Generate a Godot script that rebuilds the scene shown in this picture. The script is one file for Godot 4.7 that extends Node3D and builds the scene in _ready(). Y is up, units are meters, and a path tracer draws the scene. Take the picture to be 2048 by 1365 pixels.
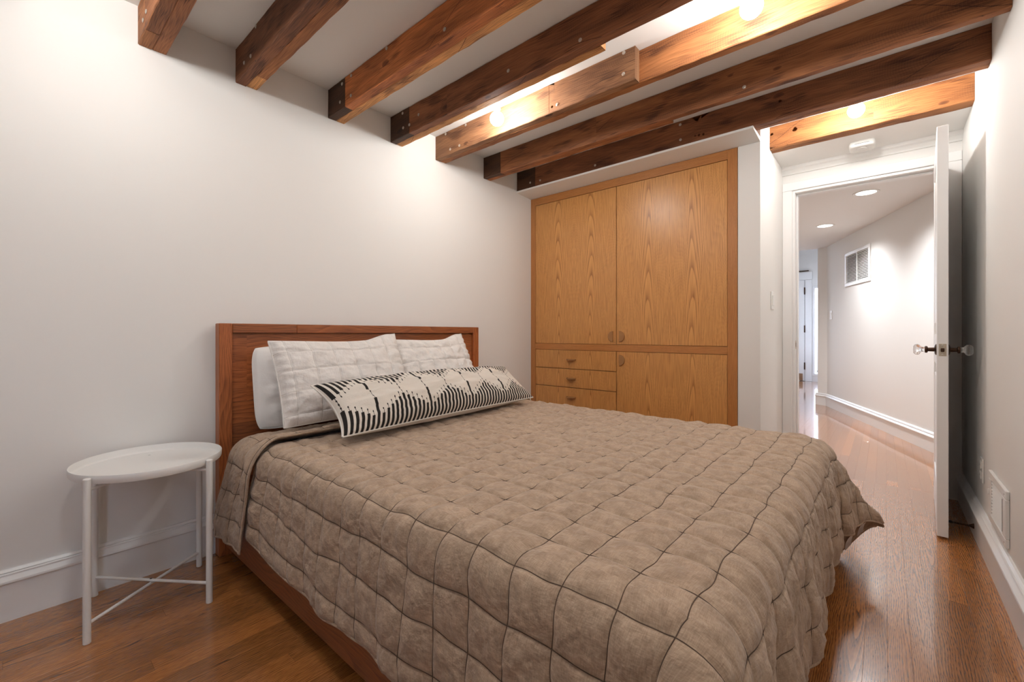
extends Node3D

# Bedroom with exposed ceiling beams. Metres, y up. The eye stands at the origin, one metre above the floor;
# the headboard wall is the plane x = XL, the wall opposite is x = XR, the closet wall faces +z at z = ZC.
const XL := -2.329
const XR := 0.354
const ZC := -2.967      # closet front
const ZD := -3.72       # door wall
const ZB := 3.4        # wall behind the camera
const XP := -0.568      # side of the partition beside the closet
const YC := 2.348       # ceiling
const YB := 2.19        # underside of the beams
const YA := 2.206       # lower ceiling over the door and in the hall

var rng := RandomNumberGenerator.new()
var M := {}
var used := {}


# ---------------------------------------------------------------- mesh buffer
class Buf:
	var v := PackedVector3Array()
	var n := PackedVector3Array()
	var uv := PackedVector2Array()
	var ix := PackedInt32Array()

	func tri_ix(a: int, b: int, c: int, face: Vector3) -> void:
		var g := (v[b] - v[a]).cross(v[c] - v[a])
		if g.dot(face) > 0.0:
			ix.append(a); ix.append(c); ix.append(b)
		else:
			ix.append(a); ix.append(b); ix.append(c)

	func quad(p: Array, face: Vector3, t: Array) -> void:
		var s := v.size()
		for i in 4:
			v.append(p[i]); n.append(face); uv.append(t[i])
		tri_ix(s, s + 1, s + 2, face)
		tri_ix(s, s + 2, s + 3, face)

	func tri(p: Array, face: Vector3, t: Array) -> void:
		var s := v.size()
		for i in 3:
			v.append(p[i]); n.append(face); uv.append(t[i])
		tri_ix(s, s + 1, s + 2, face)

	func mesh() -> ArrayMesh:
		var a := []
		a.resize(Mesh.ARRAY_MAX)
		a[Mesh.ARRAY_VERTEX] = v
		a[Mesh.ARRAY_NORMAL] = n
		a[Mesh.ARRAY_TEX_UV] = uv
		a[Mesh.ARRAY_INDEX] = ix
		var m := ArrayMesh.new()
		m.add_surface_from_arrays(Mesh.PRIMITIVE_TRIANGLES, a)
		return m


func face_uv(p: Vector3, k: int, g: int, s: Vector2, o: Vector2) -> Vector2:
	var i := (k + 1) % 3
	var j := (k + 2) % 3
	if g == k:
		return Vector2(p[i] * s.x * 0.25, p[j] * s.y) + o
	var other := j if i == g else i
	return Vector2(p[g] * s.x, p[other] * s.y) + o


# A box with chamfered edges. g: the axis the grain runs along; s: uv per metre along and across; o: uv offset.
func box(b: Buf, lo: Vector3, hi: Vector3, bev := 0.002, g := 0, s := Vector2.ONE, o := Vector2.ZERO) -> void:
	var c := (lo + hi) * 0.5
	var h := (hi - lo) * 0.5
	bev = minf(bev, minf(h.x, minf(h.y, h.z)) * 0.9)
	var pt := func(sg: Vector3, k: int) -> Vector3:
		var r := Vector3.ZERO
		for i in 3:
			r[i] = c[i] + sg[i] * (h[i] if i == k else h[i] - bev)
		return r
	for k in 3:
		var i := (k + 1) % 3
		var j := (k + 2) % 3
		for sk in [-1.0, 1.0]:
			var p := []
			var t := []
			for q in [[-1.0, -1.0], [1.0, -1.0], [1.0, 1.0], [-1.0, 1.0]]:
				var sg := Vector3.ZERO
				sg[k] = sk; sg[i] = q[0]; sg[j] = q[1]
				var w: Vector3 = pt.call(sg, k)
				p.append(w); t.append(face_uv(w - lo, k, g, s, o))
			var f := Vector3.ZERO
			f[k] = sk
			b.quad(p, f, t)
	if bev <= 0.0:
		return
	for k in 3:
		var i := (k + 1) % 3
		var j := (k + 2) % 3
		for si in [-1.0, 1.0]:
			for sj in [-1.0, 1.0]:
				var a := Vector3.ZERO
				a[i] = si; a[j] = sj; a[k] = -1.0
				var e := a
				e[k] = 1.0
				var p := [pt.call(a, i), pt.call(e, i), pt.call(e, j), pt.call(a, j)]
				var f := Vector3.ZERO
				f[i] = si; f[j] = sj
				var t := []
				for w in p:
					t.append(face_uv(w - lo, i, g, s, o))
				b.quad(p, f.normalized(), t)
	for sx in [-1.0, 1.0]:
		for sy in [-1.0, 1.0]:
			for sz in [-1.0, 1.0]:
				var a := Vector3(sx, sy, sz)
				var p := [pt.call(a, 0), pt.call(a, 1), pt.call(a, 2)]
				b.tri(p, a.normalized(), [o, o, o])


func boxm(lo: Vector3, hi: Vector3, bev := 0.002, g := 0, s := Vector2.ONE, o := Vector2.ZERO) -> ArrayMesh:
	var b := Buf.new()
	box(b, lo, hi, bev, g, s, o)
	return b.mesh()


# A surface over a grid of nu x nv points, smooth; out is any point that the outside faces away from (or, with dirn, a direction).
func grid(b: Buf, p: PackedVector3Array, nu: int, nv: int, t: PackedVector2Array, flip := false) -> void:
	var s := b.v.size()
	for j in nv:
		for i in nu:
			var a := p[j * nu + mini(i + 1, nu - 1)] - p[j * nu + maxi(i - 1, 0)]
			var c := p[mini(j + 1, nv - 1) * nu + i] - p[maxi(j - 1, 0) * nu + i]
			var m := a.cross(c)
			if flip:
				m = -m
			b.v.append(p[j * nu + i]); b.n.append(m.normalized()); b.uv.append(t[j * nu + i])
	for j in nv - 1:
		for i in nu - 1:
			var q := s + j * nu + i
			if flip:
				b.ix.append_array([q, q + 1, q + nu, q + 1, q + nu + 1, q + nu])
			else:
				b.ix.append_array([q, q + nu, q + 1, q + 1, q + nu, q + nu + 1])


# Surface of revolution about axis d through c; profile of (radius, height along d); corners sharper than 40 degrees stay sharp.
func lathe(b: Buf, c: Vector3, d: Vector3, prof: Array, segs := 24) -> void:
	d = d.normalized()
	var x := d.cross(Vector3(0.31, 0.17, 0.93)).normalized()
	var y := d.cross(x)
	for k in prof.size() - 1:
		var p0: Vector2 = prof[k]
		var p1: Vector2 = prof[k + 1]
		var e := p1 - p0
		if e.length() < 1e-7:
			continue
		var nn := Vector2(e.y, -e.x).normalized()
		var n0 := nn
		var n1 := nn
		if k > 0:
			var f: Vector2 = p0 - prof[k - 1]
			var m := Vector2(f.y, -f.x).normalized()
			if m.dot(nn) > 0.72:
				n0 = (m + nn).normalized()
		if k < prof.size() - 2:
			var f: Vector2 = prof[k + 2] - p1
			var m := Vector2(f.y, -f.x).normalized()
			if m.dot(nn) > 0.72:
				n1 = (m + nn).normalized()
		var s := b.v.size()
		for i in segs + 1:
			var a := TAU * i / segs
			var r := x * cos(a) + y * sin(a)
			b.v.append(c + r * p0.x + d * p0.y); b.n.append(r * n0.x + d * n0.y); b.uv.append(Vector2(float(i) / segs, p0.y * 10.0))
			b.v.append(c + r * p1.x + d * p1.y); b.n.append(r * n1.x + d * n1.y); b.uv.append(Vector2(float(i) / segs, p1.y * 10.0))
		for i in segs:
			var q := s + i * 2
			var out := b.n[q] + b.n[q + 1] + b.n[q + 2]
			if p0.x > 1e-6:
				b.tri_ix(q, q + 2, q + 1, out)
			if p1.x > 1e-6:
				b.tri_ix(q + 1, q + 2, q + 3, out)


func lathem(c: Vector3, d: Vector3, prof: Array, segs := 24) -> ArrayMesh:
	var b := Buf.new()
	lathe(b, c, d, prof, segs)
	return b.mesh()


func rod(b: Buf, a: Vector3, e: Vector3, r: float, segs := 16, bev := 0.001) -> void:
	var l := a.distance_to(e)
	lathe(b, a, e - a, [Vector2(0, 0), Vector2(r - bev, 0), Vector2(r, bev), Vector2(r, l - bev), Vector2(r - bev, l), Vector2(0, l)], segs)


func tube(b: Buf, path: PackedVector3Array, r: float, segs := 8) -> void:
	var n := path.size()
	var pts := PackedVector3Array()
	var t := PackedVector2Array()
	var up := Vector3(0.2, 0.93, 0.31)
	var along := 0.0
	for i in n:
		var d := (path[mini(i + 1, n - 1)] - path[maxi(i - 1, 0)]).normalized()
		var x := d.cross(up).normalized()
		up = x.cross(d).normalized()
		if i > 0:
			along += path[i].distance_to(path[i - 1])
		for k in segs + 1:
			var a := TAU * k / segs
			pts.append(path[i] + (x * cos(a) + up * sin(a)) * r)
			t.append(Vector2(along * 2.0, float(k) / segs * 0.05))
	grid(b, pts, segs + 1, n, t, true)


# A profile of (out, up) swept from a to e; out is the direction the moulding projects to.
func extrude(b: Buf, prof: Array, a: Vector3, e: Vector3, out: Vector3, caps := true) -> void:
	var up := Vector3.UP
	var l := a.distance_to(e)
	for k in prof.size() - 1:
		var p: Vector2 = prof[k]
		var q: Vector2 = prof[k + 1]
		var m := (q - p)
		var nn := (out * m.y - up * m.x).normalized()
		var o0 := out * p.x + up * p.y
		var o1 := out * q.x + up * q.y
		b.quad([a + o0, e + o0, e + o1, a + o1], nn, [Vector2(0, p.y), Vector2(l, p.y), Vector2(l, q.y), Vector2(0, q.y)])
	if caps:
		var poly := PackedVector2Array(prof)
		poly.append(Vector2(0, poly[poly.size() - 1].y))
		poly.append(Vector2(0, poly[0].y))
		var tr := Geometry2D.triangulate_polygon(poly)
		for w in [[a, (a - e).normalized()], [e, (e - a).normalized()]]:
			for i in range(0, tr.size(), 3):
				var ps := []
				for k in 3:
					var z := poly[tr[i + k]]
					ps.append(w[0] + out * z.x + up * z.y)
				b.tri(ps, w[1], [Vector2.ZERO, Vector2.ZERO, Vector2.ZERO])


# ---------------------------------------------------------------- nodes
func numbered(called: String) -> String:
	var k: int = used.get(called, 0)
	used[called] = k + 1
	return called if k == 0 else "%s_%03d" % [called, k]


func tag(o: Node3D, label: String, category := "", group := "", kind := "") -> Node3D:
	if label: o.set_meta("label", label)
	if category: o.set_meta("category", category)
	if group: o.set_meta("group", group)
	if kind: o.set_meta("kind", kind)
	return o


func thing(called: String, at: Vector3, label: String, category: String, group := "", kind := "") -> Node3D:
	var o := Node3D.new()
	o.name = numbered(called)
	o.position = at
	add_child(o)
	return tag(o, label, category, group, kind)


# One named mesh under parent (or at the root). Shapes are written in room coordinates; at is the parent's place.
func part(called: String, m: Mesh, mat: Material, parent: Node3D = null, at := Vector3.ZERO) -> MeshInstance3D:
	var o := MeshInstance3D.new()
	o.name = numbered(called) if parent == null else called
	o.mesh = m
	o.material_override = mat
	if parent:
		parent.add_child(o, true)
		o.position = -at
	else:
		add_child(o)
	return o


func structure(called: String, m: Mesh, mat: Material, label: String, category: String) -> MeshInstance3D:
	var o := part(called, m, mat)
	tag(o, label, category, "", "structure")
	return o


# ---------------------------------------------------------------- textures
func fnl(freq: float, sd: int, oct := 1) -> FastNoiseLite:
	var f := FastNoiseLite.new()
	f.noise_type = FastNoiseLite.TYPE_SIMPLEX_SMOOTH
	f.frequency = freq
	f.seed = sd
	f.fractal_octaves = oct
	f.fractal_type = FastNoiseLite.FRACTAL_FBM if oct > 1 else FastNoiseLite.FRACTAL_NONE
	return f


# Sawn wood: rings about a pith that runs nearly along u, cut by the board's face. Image width = along the grain.
func wood(w: int, h: int, mu: float, mv: float, rows: int, light: Color, dark: Color, o: Dictionary, sd: int) -> ImageTexture:
	rng.seed = sd
	var wob := fnl(1.0, sd + 1)
	var fib := fnl(1.0, sd + 2)
	var blot := fnl(1.0, sd + 3, 2)
	var data := PackedByteArray()
	data.resize(w * h * 3)
	var rh := mv / rows
	var ring: float = o.ring
	var dl := Vector3(dark.r - light.r, dark.g - light.g, dark.b - light.b) * 255.0
	var li := Vector3(light.r, light.g, light.b) * 255.0
	var pars := []
	for r in rows:
		var book: bool = o.get("book", false)
		if book and r % 2 == 1:
			pars.append(pars[r - 1])
			continue
		pars.append([rng.randf_range(o.pith0, o.pith1) * rh, rng.randf_range(o.d0, o.d1), rng.randf_range(o.tilt0, o.tilt1) * (1.0 if o.get("up", false) or rng.randf() < 0.5 else -1.0), 1.0 + rng.randf_range(-1.0, 1.0) * o.tone, rng.randf_range(0.0, 50.0)])
	var amp: float = o.wob
	var wu: float = o.wu
	var wv: float = o.wv
	var fs: float = o.fib
	var fu: float = o.get("fu", 14.0)
	var fv: float = o.get("fv", 900.0)
	var ps: float = o.pulse
	var pe: float = o.get("pe", 2.5)
	var bs: float = o.get("blot", 0.0)
	var saw: float = o.get("saw", 0.0)
	var knots: int = o.get("knots", 0)
	var crack: float = o.get("crack", 0.0)
	for y in h:
		var r := mini(int(float(y) / h * rows), rows - 1)
		var par: Array = pars[r]
		var v := float(y) / h * mv - r * rh
		if o.get("book", false) and r % 2 == 1:
			v = rh - v
		var vc: float = par[0]
		var d0: float = par[1]
		var tilt: float = par[2]
		var tone: float = par[3]
		var off: float = par[4]
		var kn := []
		if knots:
			rng.seed = sd * 31 + r
			for q in knots:
				kn.append(Vector3(rng.randf() * mu, rng.randf_range(0.15, 0.85) * rh, rng.randf_range(0.006, 0.014)))
		var k := y * w * 3
		for x in w:
			var u := float(x) / w * mu
			var n1 := wob.get_noise_2d(u * wu + off, v * wv)
			var dv := v - vc + n1 * amp
			var dd := d0 + tilt * u
			var rr := sqrt(dv * dv + dd * dd)
			var kd := 0.0
			for q in kn:
				var ku: float = (u - q.x) * 0.45
				var kv: float = v - q.y
				var s2: float = (ku * ku + kv * kv) / (q.z * q.z)
				if s2 < 9.0:
					var g := exp(-s2 * 0.6)
					rr += g * 0.012
					if s2 < 1.0:
						kd = maxf(kd, 1.0 - s2 * 0.6)
			var t := rr / ring
			t -= floor(t)
			var f := fib.get_noise_2d(u * fu + off, v * fv)
			var p := pow(1.0 - t, pe) * ps
			if t > 0.93:
				p = ps * (t - 0.93) / 0.07
			p = p * (0.75 + 0.5 * f) + f * fs + kd * 0.6
			if bs > 0.0:
				var bl := blot.get_noise_2d(u * 3.2 + off, v * 11.0) + 0.30 * f
				p += bs * clampf((bl - 0.40) * 4.0, 0.0, 1.0)
				p += 0.25 * n1
			if crack > 0.0:
				# long drying checks that wander along the grain
				var c1 := absf(v - rh * (0.42 + 0.9 * wob.get_noise_2d(u * 1.3 + off, 40.0))) / (0.0010 + 0.0022 * absf(f))
				var on := clampf((blot.get_noise_2d(u * 1.1 + off, 77.0) - 0.02) * 9.0, 0.0, 1.0)
				if c1 < 1.0: p += crack * (1.0 - c1) * on
			if saw > 0.0:
				p += saw * (sin(u * 610.0 + n1 * 9.0 + v * 30.0) + sin(u * 1130.0 + v * 55.0)) * clampf(0.2 + 1.6 * n1, 0.0, 1.0)
			p = clampf(p, -0.25, 1.15)
			data[k] = int(clampf((li.x + dl.x * p) * tone, 0, 255))
			data[k + 1] = int(clampf((li.y + dl.y * p) * tone, 0, 255))
			data[k + 2] = int(clampf((li.z + dl.z * p) * tone, 0, 255))
			k += 3
	return ImageTexture.create_from_image(Image.create_from_data(w, h, false, Image.FORMAT_RGB8, data))


func noise_tex(size: int, freq: float, sd: int, oct := 3) -> NoiseTexture2D:
	var t := NoiseTexture2D.new()
	t.width = size
	t.height = size
	t.seamless = true
	t.noise = fnl(freq, sd, oct)
	return t


# Washed linen: mottled, with slubs running both ways.
func cloth_tex(w: int, a: Color, c: Color, sd: int) -> ImageTexture:
	var n0 := fnl(1.0, sd, 3)
	var n1 := fnl(1.0, sd + 1)
	var data := PackedByteArray()
	data.resize(w * w * 3)
	var k := 0
	for y in w:
		for x in w:
			var big := n0.get_noise_2d(x * 0.012, y * 0.012)
			var s := n1.get_noise_2d(x * 0.03, y * 0.45) + n1.get_noise_2d(x * 0.45 + 90.0, y * 0.03)
			var p := clampf(0.5 + big * 0.45 + s * 0.30, 0.0, 1.0)
			data[k] = int((a.r + (c.r - a.r) * p) * 255.0)
			data[k + 1] = int((a.g + (c.g - a.g) * p) * 255.0)
			data[k + 2] = int((a.b + (c.b - a.b) * p) * 255.0)
			k += 3
	return ImageTexture.create_from_image(Image.create_from_data(w, w, false, Image.FORMAT_RGB8, data))


func mat(c: Color, rough := 0.6, metal := 0.0) -> StandardMaterial3D:
	var m := StandardMaterial3D.new()
	m.albedo_color = c
	m.roughness = rough
	m.metallic = metal
	return m


func rgb(r: int, g: int, b: int) -> Color:
	return Color8(r, g, b)


func make_materials() -> void:
	var wall := mat(rgb(236, 234, 230), 0.75)
	M.wall = wall
	M.ceiling = mat(rgb(238, 236, 232), 0.8)
	M.trim = mat(rgb(241, 240, 238), 0.32)
	M.white_metal = mat(rgb(236, 234, 230), 0.42)
	M.plastic = mat(rgb(235, 233, 228), 0.35)
	M.rubber = mat(rgb(38, 35, 32), 0.8)
	M.slot_shade = mat(rgb(112, 108, 102), 0.6)  # grey that stands for the shade inside narrow openings
	M.duct = mat(rgb(150, 150, 148), 0.5, 0.3)
	M.floor = mat(Color.WHITE, 0.26)
	M.floor.albedo_texture = wood(2048, 1024, 1.8, 0.912, 16, rgb(188, 124, 66), rgb(84, 47, 22), {"ring": 0.0056, "tilt0": 0.012, "tilt1": 0.036, "pith0": -2.6, "pith1": 3.6, "d0": 0.002, "d1": 0.02, "tone": 0.11, "wob": 0.006, "wu": 3.0, "wv": 18.0, "fib": 0.15, "pulse": 0.90, "pe": 2.0, "fu": 26.0, "fv": 1300.0}, 11)
	M.floor.clearcoat_enabled = true
	M.floor.metallic_specular = 0.54
	M.floor.clearcoat = 1.0
	M.floor.clearcoat_roughness = 0.075
	M.subfloor = mat(rgb(52, 30, 17), 0.8)
	M.oak = mat(Color.WHITE, 0.34)
	M.oak.albedo_texture = wood(1408, 1024, 2.2, 1.54, 4, rgb(212, 154, 90), rgb(128, 74, 32), {"ring": 0.0066, "tilt0": 0.03, "tilt1": 0.045, "pith0": 0.42, "pith1": 0.62, "d0": 0.004, "d1": 0.012, "tone": 0.03, "wob": 0.012, "wu": 1.6, "wv": 7.0, "fib": 0.17, "pulse": 0.66, "pe": 3.2, "book": true, "up": true, "fu": 5.0, "fv": 420.0}, 23)
	M.oak_frame = mat(Color.WHITE, 0.36)
	M.oak_frame.albedo_texture = wood(1024, 256, 2.2, 0.24, 4, rgb(198, 134, 74), rgb(134, 76, 36), {"ring": 0.004, "tilt0": 0.002, "tilt1": 0.012, "pith0": 1.3, "pith1": 2.0, "d0": 0.002, "d1": 0.02, "tone": 0.05, "wob": 0.006, "wu": 2.0, "wv": 20.0, "fib": 0.14, "pulse": 0.6, "fu": 8.0, "fv": 900.0}, 29)
	M.walnut = mat(Color.WHITE, 0.4)
	M.walnut.albedo_texture = wood(1024, 512, 1.7, 0.8, 4, rgb(166, 96, 52), rgb(90, 45, 22), {"ring": 0.013, "tilt0": 0.02, "tilt1": 0.05, "pith0": -0.2, "pith1": 1.2, "d0": 0.004, "d1": 0.04, "tone": 0.1, "wob": 0.028, "wu": 2.4, "wv": 9.0, "fib": 0.15, "pulse": 0.55, "pe": 1.3, "fu": 12.0, "fv": 600.0}, 37)
	var beam_tex := wood(2048, 1024, 2.8, 1.28, 8, rgb(206, 160, 116), rgb(92, 60, 40), {"ring": 0.010, "tilt0": 0.004, "tilt1": 0.02, "pith0": 0.2, "pith1": 1.6, "d0": 0.004, "d1": 0.06, "tone": 0.06, "wob": 0.02, "wu": 2.2, "wv": 12.0, "fib": 0.22, "pulse": 0.30, "pe": 1.5, "blot": 0.45, "saw": 0.05, "crack": 1.0, "knots": 2, "fu": 9.0, "fv": 420.0}, 41)
	for q in [["beam_red", Color(0.92, 0.73, 0.58)], ["beam_dark", Color(0.64, 0.53, 0.48)], ["beam_black", Color(0.40, 0.35, 0.33)], ["beam_mid", Color(0.72, 0.60, 0.52)], ["beam_pale", Color(1.0, 0.93, 0.80)], ["beam_grey", Color(0.68, 0.64, 0.62)], ["beam_orange", Color(0.78, 0.66, 0.55)], ["beam_bright", Color(0.80, 0.68, 0.55)]]:
		var m := mat(q[1], 0.72)
		m.albedo_texture = beam_tex
		M[q[0]] = m
	var crinkle := noise_tex(1024, 0.018, 61, 4)
	M.quilt = mat(Color.WHITE, 0.95)
	M.quilt.albedo_texture = cloth_tex(768, rgb(154, 131, 110), rgb(194, 170, 146), 71)
	M.quilt.heightmap_enabled = true
	M.quilt.heightmap_texture = crinkle
	M.quilt.heightmap_scale = 0.3
	M.quilt.rim_enabled = true
	M.quilt.rim = 0.35
	M.quilt.rim_tint = 0.6
	M.linen = mat(Color.WHITE, 0.95)
	M.linen.albedo_texture = cloth_tex(384, rgb(222, 216, 210), rgb(236, 231, 226), 73)
	M.linen.heightmap_enabled = true
	M.linen.heightmap_texture = crinkle
	M.linen.heightmap_scale = 0.22
	M.sheet = mat(rgb(234, 231, 227), 0.9)
	M.sheet.heightmap_enabled = true
	M.sheet.heightmap_texture = noise_tex(512, 0.09, 63, 2)
	M.sheet.heightmap_scale = 0.05
	M.bolster = mat(Color.WHITE, 0.95)
	M.bolster.albedo_texture = bolster_tex()
	M.bolster.heightmap_enabled = true
	M.bolster.heightmap_texture = noise_tex(512, 0.2, 65, 2)
	M.bolster.heightmap_scale = 0.12
	M.thread = mat(rgb(92, 74, 61), 0.9)
	M.pale_thread = mat(rgb(196, 188, 179), 0.9)
	M.cord = mat(rgb(226, 221, 214), 0.9)
	M.pull = mat(rgb(168, 122, 76), 0.5, 0.1)
	M.nail = mat(rgb(196, 190, 180), 0.35, 0.6)
	M.bronze = mat(rgb(70, 48, 34), 0.4, 0.7)
	M.steel = mat(rgb(206, 196, 178), 0.35, 0.8)
	M.glass = mat(Color(1, 1, 1, 0.02), 0.03)
	M.glass.transparency = BaseMaterial3D.TRANSPARENCY_ALPHA
	M.glass.refraction_enabled = true
	M.glass.refraction_scale = 0.05
	M.pane = mat(Color(0.95, 0.97, 1.0, 0.12), 0.05)
	M.pane.transparency = BaseMaterial3D.TRANSPARENCY_ALPHA
	M.globe = mat(rgb(255, 250, 240), 0.4)
	M.globe.emission_enabled = true
	M.globe.emission = rgb(255, 250, 242)
	M.globe.emission_energy_multiplier = 5.0
	M.led = mat(rgb(255, 252, 246), 0.4)
	M.led.emission_enabled = true
	M.led.emission = rgb(255, 250, 242)
	M.led.emission_energy_multiplier = 5.0


# Print on the long cushion: columns of black bars rising from the lower and hanging from the upper seam, thin tails with drops, dotted chains.
func bolster_tex() -> ImageTexture:
	var w := 2048
	var h := 512
	var im := Image.create(w, h, false, Image.FORMAT_RGB8)
	im.fill(rgb(222, 214, 203))
	var ink := rgb(27, 22, 19)
	var n := 54
	var step := float(w) / n
	var first := 6
	for i in n:
		var ph := posmod(i - first, 12)
		var x := (i + 0.5) * step
		var bw := step * 0.56
		var hh := 0.0
		if ph == 0:
			hh = 0.40
		else:
			hh = 0.135 + 0.24 * (1.0 - absf(ph - 6.0) / 5.0)
		for side in [0, 1]:
			var bar := int(hh * h)
			for q in bar:
				var yy: int = h - 1 - q if side == 0 else q
				var jag := int(1.5 * sin(q * 0.9 + i)) 
				im.fill_rect(Rect2i(int(x - bw * 0.5) + jag / 2, yy, int(bw), 1), ink)
			var tail := int(0.085 * h)
			if ph == 0 or ph == 6:
				tail = int((0.5 - hh) * h) + 2
			for q in tail:
				var yy: int = h - 1 - bar - q if side == 0 else bar + q
				var tw := 3
				if ph == 0 or ph == 6:
					var c := fposmod(q, 34.0)
					if c > 20.0: tw = 8
				elif q > tail - 17:
					tw = 8 if q < tail - 3 else 5
				im.fill_rect(Rect2i(int(x) - tw / 2, yy, tw, 1), ink)
	return ImageTexture.create_from_image(im)


# ---------------------------------------------------------------- room shell
func base_profile(hh: float) -> Array:
	var t := 0.02
	var k := hh - 0.046
	return [Vector2(t, 0), Vector2(t, k), Vector2(t + 0.006, k + 0.001), Vector2(t + 0.010, k + 0.006), Vector2(t + 0.009, k + 0.012), Vector2(t + 0.003, k + 0.019), Vector2(t - 0.003, k + 0.026), Vector2(t - 0.004, k + 0.030), Vector2(t - 0.001, k + 0.032), Vector2(t - 0.003, k + 0.035), Vector2(t - 0.007, k + 0.036), Vector2(t - 0.005, k + 0.039), Vector2(t - 0.008, k + 0.042), Vector2(t - 0.012, hh), Vector2(0, hh)]


func build_shell() -> void:
	var T := 0.12
	structure("wall_left", boxm(Vector3(XL - T, -0.05, ZD), Vector3(XL, YC, ZB), 0.0), M.wall, "plain white painted wall behind the headboard and the side table", "wall")
	var wr := Buf.new()
	box(wr, Vector3(XR, -0.05, ZD - 0.12), Vector3(XR + T, YC, -2.72), 0.0)
	box(wr, Vector3(XR, -0.05, -2.488), Vector3(XR + T, YC, 1.15), 0.0)
	box(wr, Vector3(XR, -0.05, -2.72), Vector3(XR + T, 0.232, -2.488), 0.0)
	box(wr, Vector3(XR, 0.38, -2.72), Vector3(XR + T, YC, -2.488), 0.0)
	box(wr, Vector3(XR, -0.05, 1.7), Vector3(XR + T, YC, ZB), 0.0)
	box(wr, Vector3(XR, -0.05, 1.15), Vector3(XR + T, 0.9, 1.7), 0.0)
	box(wr, Vector3(XR, 2.0, 1.15), Vector3(XR + T, YC, 1.7), 0.0)
	structure("wall_right", wr.mesh(), M.wall, "white painted wall on the door side, with outlet and low vent", "wall")
	structure("wall_back", boxm(Vector3(XL - T, -0.05, ZB), Vector3(XR + T, YC, ZB + T), 0.0), M.wall, "white wall behind the camera closing the bedroom", "wall")
	structure("ceiling", boxm(Vector3(XL - T, YC, ZD - 0.12), Vector3(XR + T, YC + 0.1, ZB + T), 0.0), M.ceiling, "white ceiling showing between the timber beams", "ceiling")
	var wn := thing("window_2", Vector3(XR, 0.9, 1.425), "white framed bedroom window behind the camera on the door side", "window", "", "structure")
	part("pane", boxm(Vector3(XR + 0.06, 0.9, 1.15), Vector3(XR + 0.066, 2.0, 1.7), 0.0), M.pane, wn, wn.position)
	part("sill", boxm(Vector3(XR - 0.03, 0.87, 1.11), Vector3(XR + 0.06, 0.899, 1.74), 0.003), M.trim, wn, wn.position)
	part("frame", boxm(Vector3(XR + 0.04, 1.43, 1.15), Vector3(XR + 0.058, 1.47, 1.7), 0.003), M.trim, wn, wn.position)
	for z in [1.15, 1.66]:
		part("frame", boxm(Vector3(XR + 0.03, 0.9, z), Vector3(XR + 0.058, 2.0, z + 0.04), 0.003), M.trim, wn, wn.position)
	# Closet wall: strip beside the closet and its return towards the door, the soffit above the closet, and a back that closes the niche.
	var b := Buf.new()
	box(b, Vector3(-0.6925, 0, ZD), Vector3(XP, 2.164, ZC), 0.0015)
	box(b, Vector3(-0.6925, 2.164, ZD), Vector3(XP, YC, ZC), 0.0)
	structure("wall_closet", b.mesh(), M.wall, "white end wall between the oak closet and the doorway", "wall")
	var so := Buf.new()
	var sf := [Vector3(0, 2.164, ZC + 0.001), Vector3(0, 2.176, -2.7725), Vector3(0, YB - 0.001, -2.7725), Vector3(0, YB - 0.001, ZC + 0.001)]
	var uz := [Vector2.ZERO, Vector2.RIGHT, Vector2.ONE, Vector2.DOWN]
	for k in 4:
		var p: Vector3 = sf[k]
		var q: Vector3 = sf[(k + 1) % 4]
		var nn := [Vector3(0, -1, 0.06), Vector3(0, 0, 1), Vector3(0, 1, 0), Vector3(0, 0, -1)]
		so.quad([p + Vector3(XL, 0, 0), q + Vector3(XL, 0, 0), q + Vector3(XP, 0, 0), p + Vector3(XP, 0, 0)], nn[k].normalized(), uz)
	for w in [[XL, Vector3(-1, 0, 0)], [XP, Vector3(1, 0, 0)]]:
		so.quad([sf[0] + Vector3(w[0], 0, 0), sf[1] + Vector3(w[0], 0, 0), sf[2] + Vector3(w[0], 0, 0), sf[3] + Vector3(w[0], 0, 0)], w[1], uz)
	structure("trim_1", so.mesh(), M.wall, "white plaster soffit directly above the oak closet", "soffit")
	b = Buf.new()
	box(b, Vector3(XL, YB + 0.001, ZC - 0.02), Vector3(-0.694, YC, ZC + 0.0), 0.0)
	box(b, Vector3(XL, 0, ZD), Vector3(-0.6925, YC, ZD + 0.06), 0.0)
	structure("wall_niche", b.mesh(), M.wall, "wall at the back of the closet niche", "wall")
	# Door wall with its opening, -0.505..0.243 wide and 2.04 high.
	b = Buf.new()
	box(b, Vector3(-1.7, -0.05, ZD - T), Vector3(-0.505, YC, ZD), 0.0)
	box(b, Vector3(0.252, -0.05, ZD - T), Vector3(0.95, YC, ZD), 0.0)
	box(b, Vector3(-0.505, 2.035, ZD - T), Vector3(0.252, YC, ZD), 0.0)
	structure("wall_door", b.mesh(), M.wall, "white wall around the bedroom doorway under the low ceiling", "wall")
	structure("ceiling", boxm(Vector3(XP, YA, ZD), Vector3(XR, YC, -3.3365), 0.0), M.ceiling, "lower white ceiling patch between last beam and doorway", "ceiling")
	# Cove moulding where the low ceiling meets the door wall.
	b = Buf.new()
	extrude(b, [Vector2(0.0, -0.052), Vector2(0.012, -0.050), Vector2(0.016, -0.040), Vector2(0.030, -0.026), Vector2(0.046, -0.018), Vector2(0.050, -0.010), Vector2(0.052, 0.0)], Vector3(XP, YA, ZD), Vector3(XR, YA, ZD), Vector3(0, 0, 1), false)
	structure("trim_2", b.mesh(), M.ceiling, "white cove moulding above the bedroom door casing", "moulding")
	# Casing and jambs of the doorway.
	var f := thing("trim_3", Vector3(-0.13, 0, ZD), "white casing and jambs framing the bedroom doorway", "door frame", "", "structure")
	var at := f.position
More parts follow.
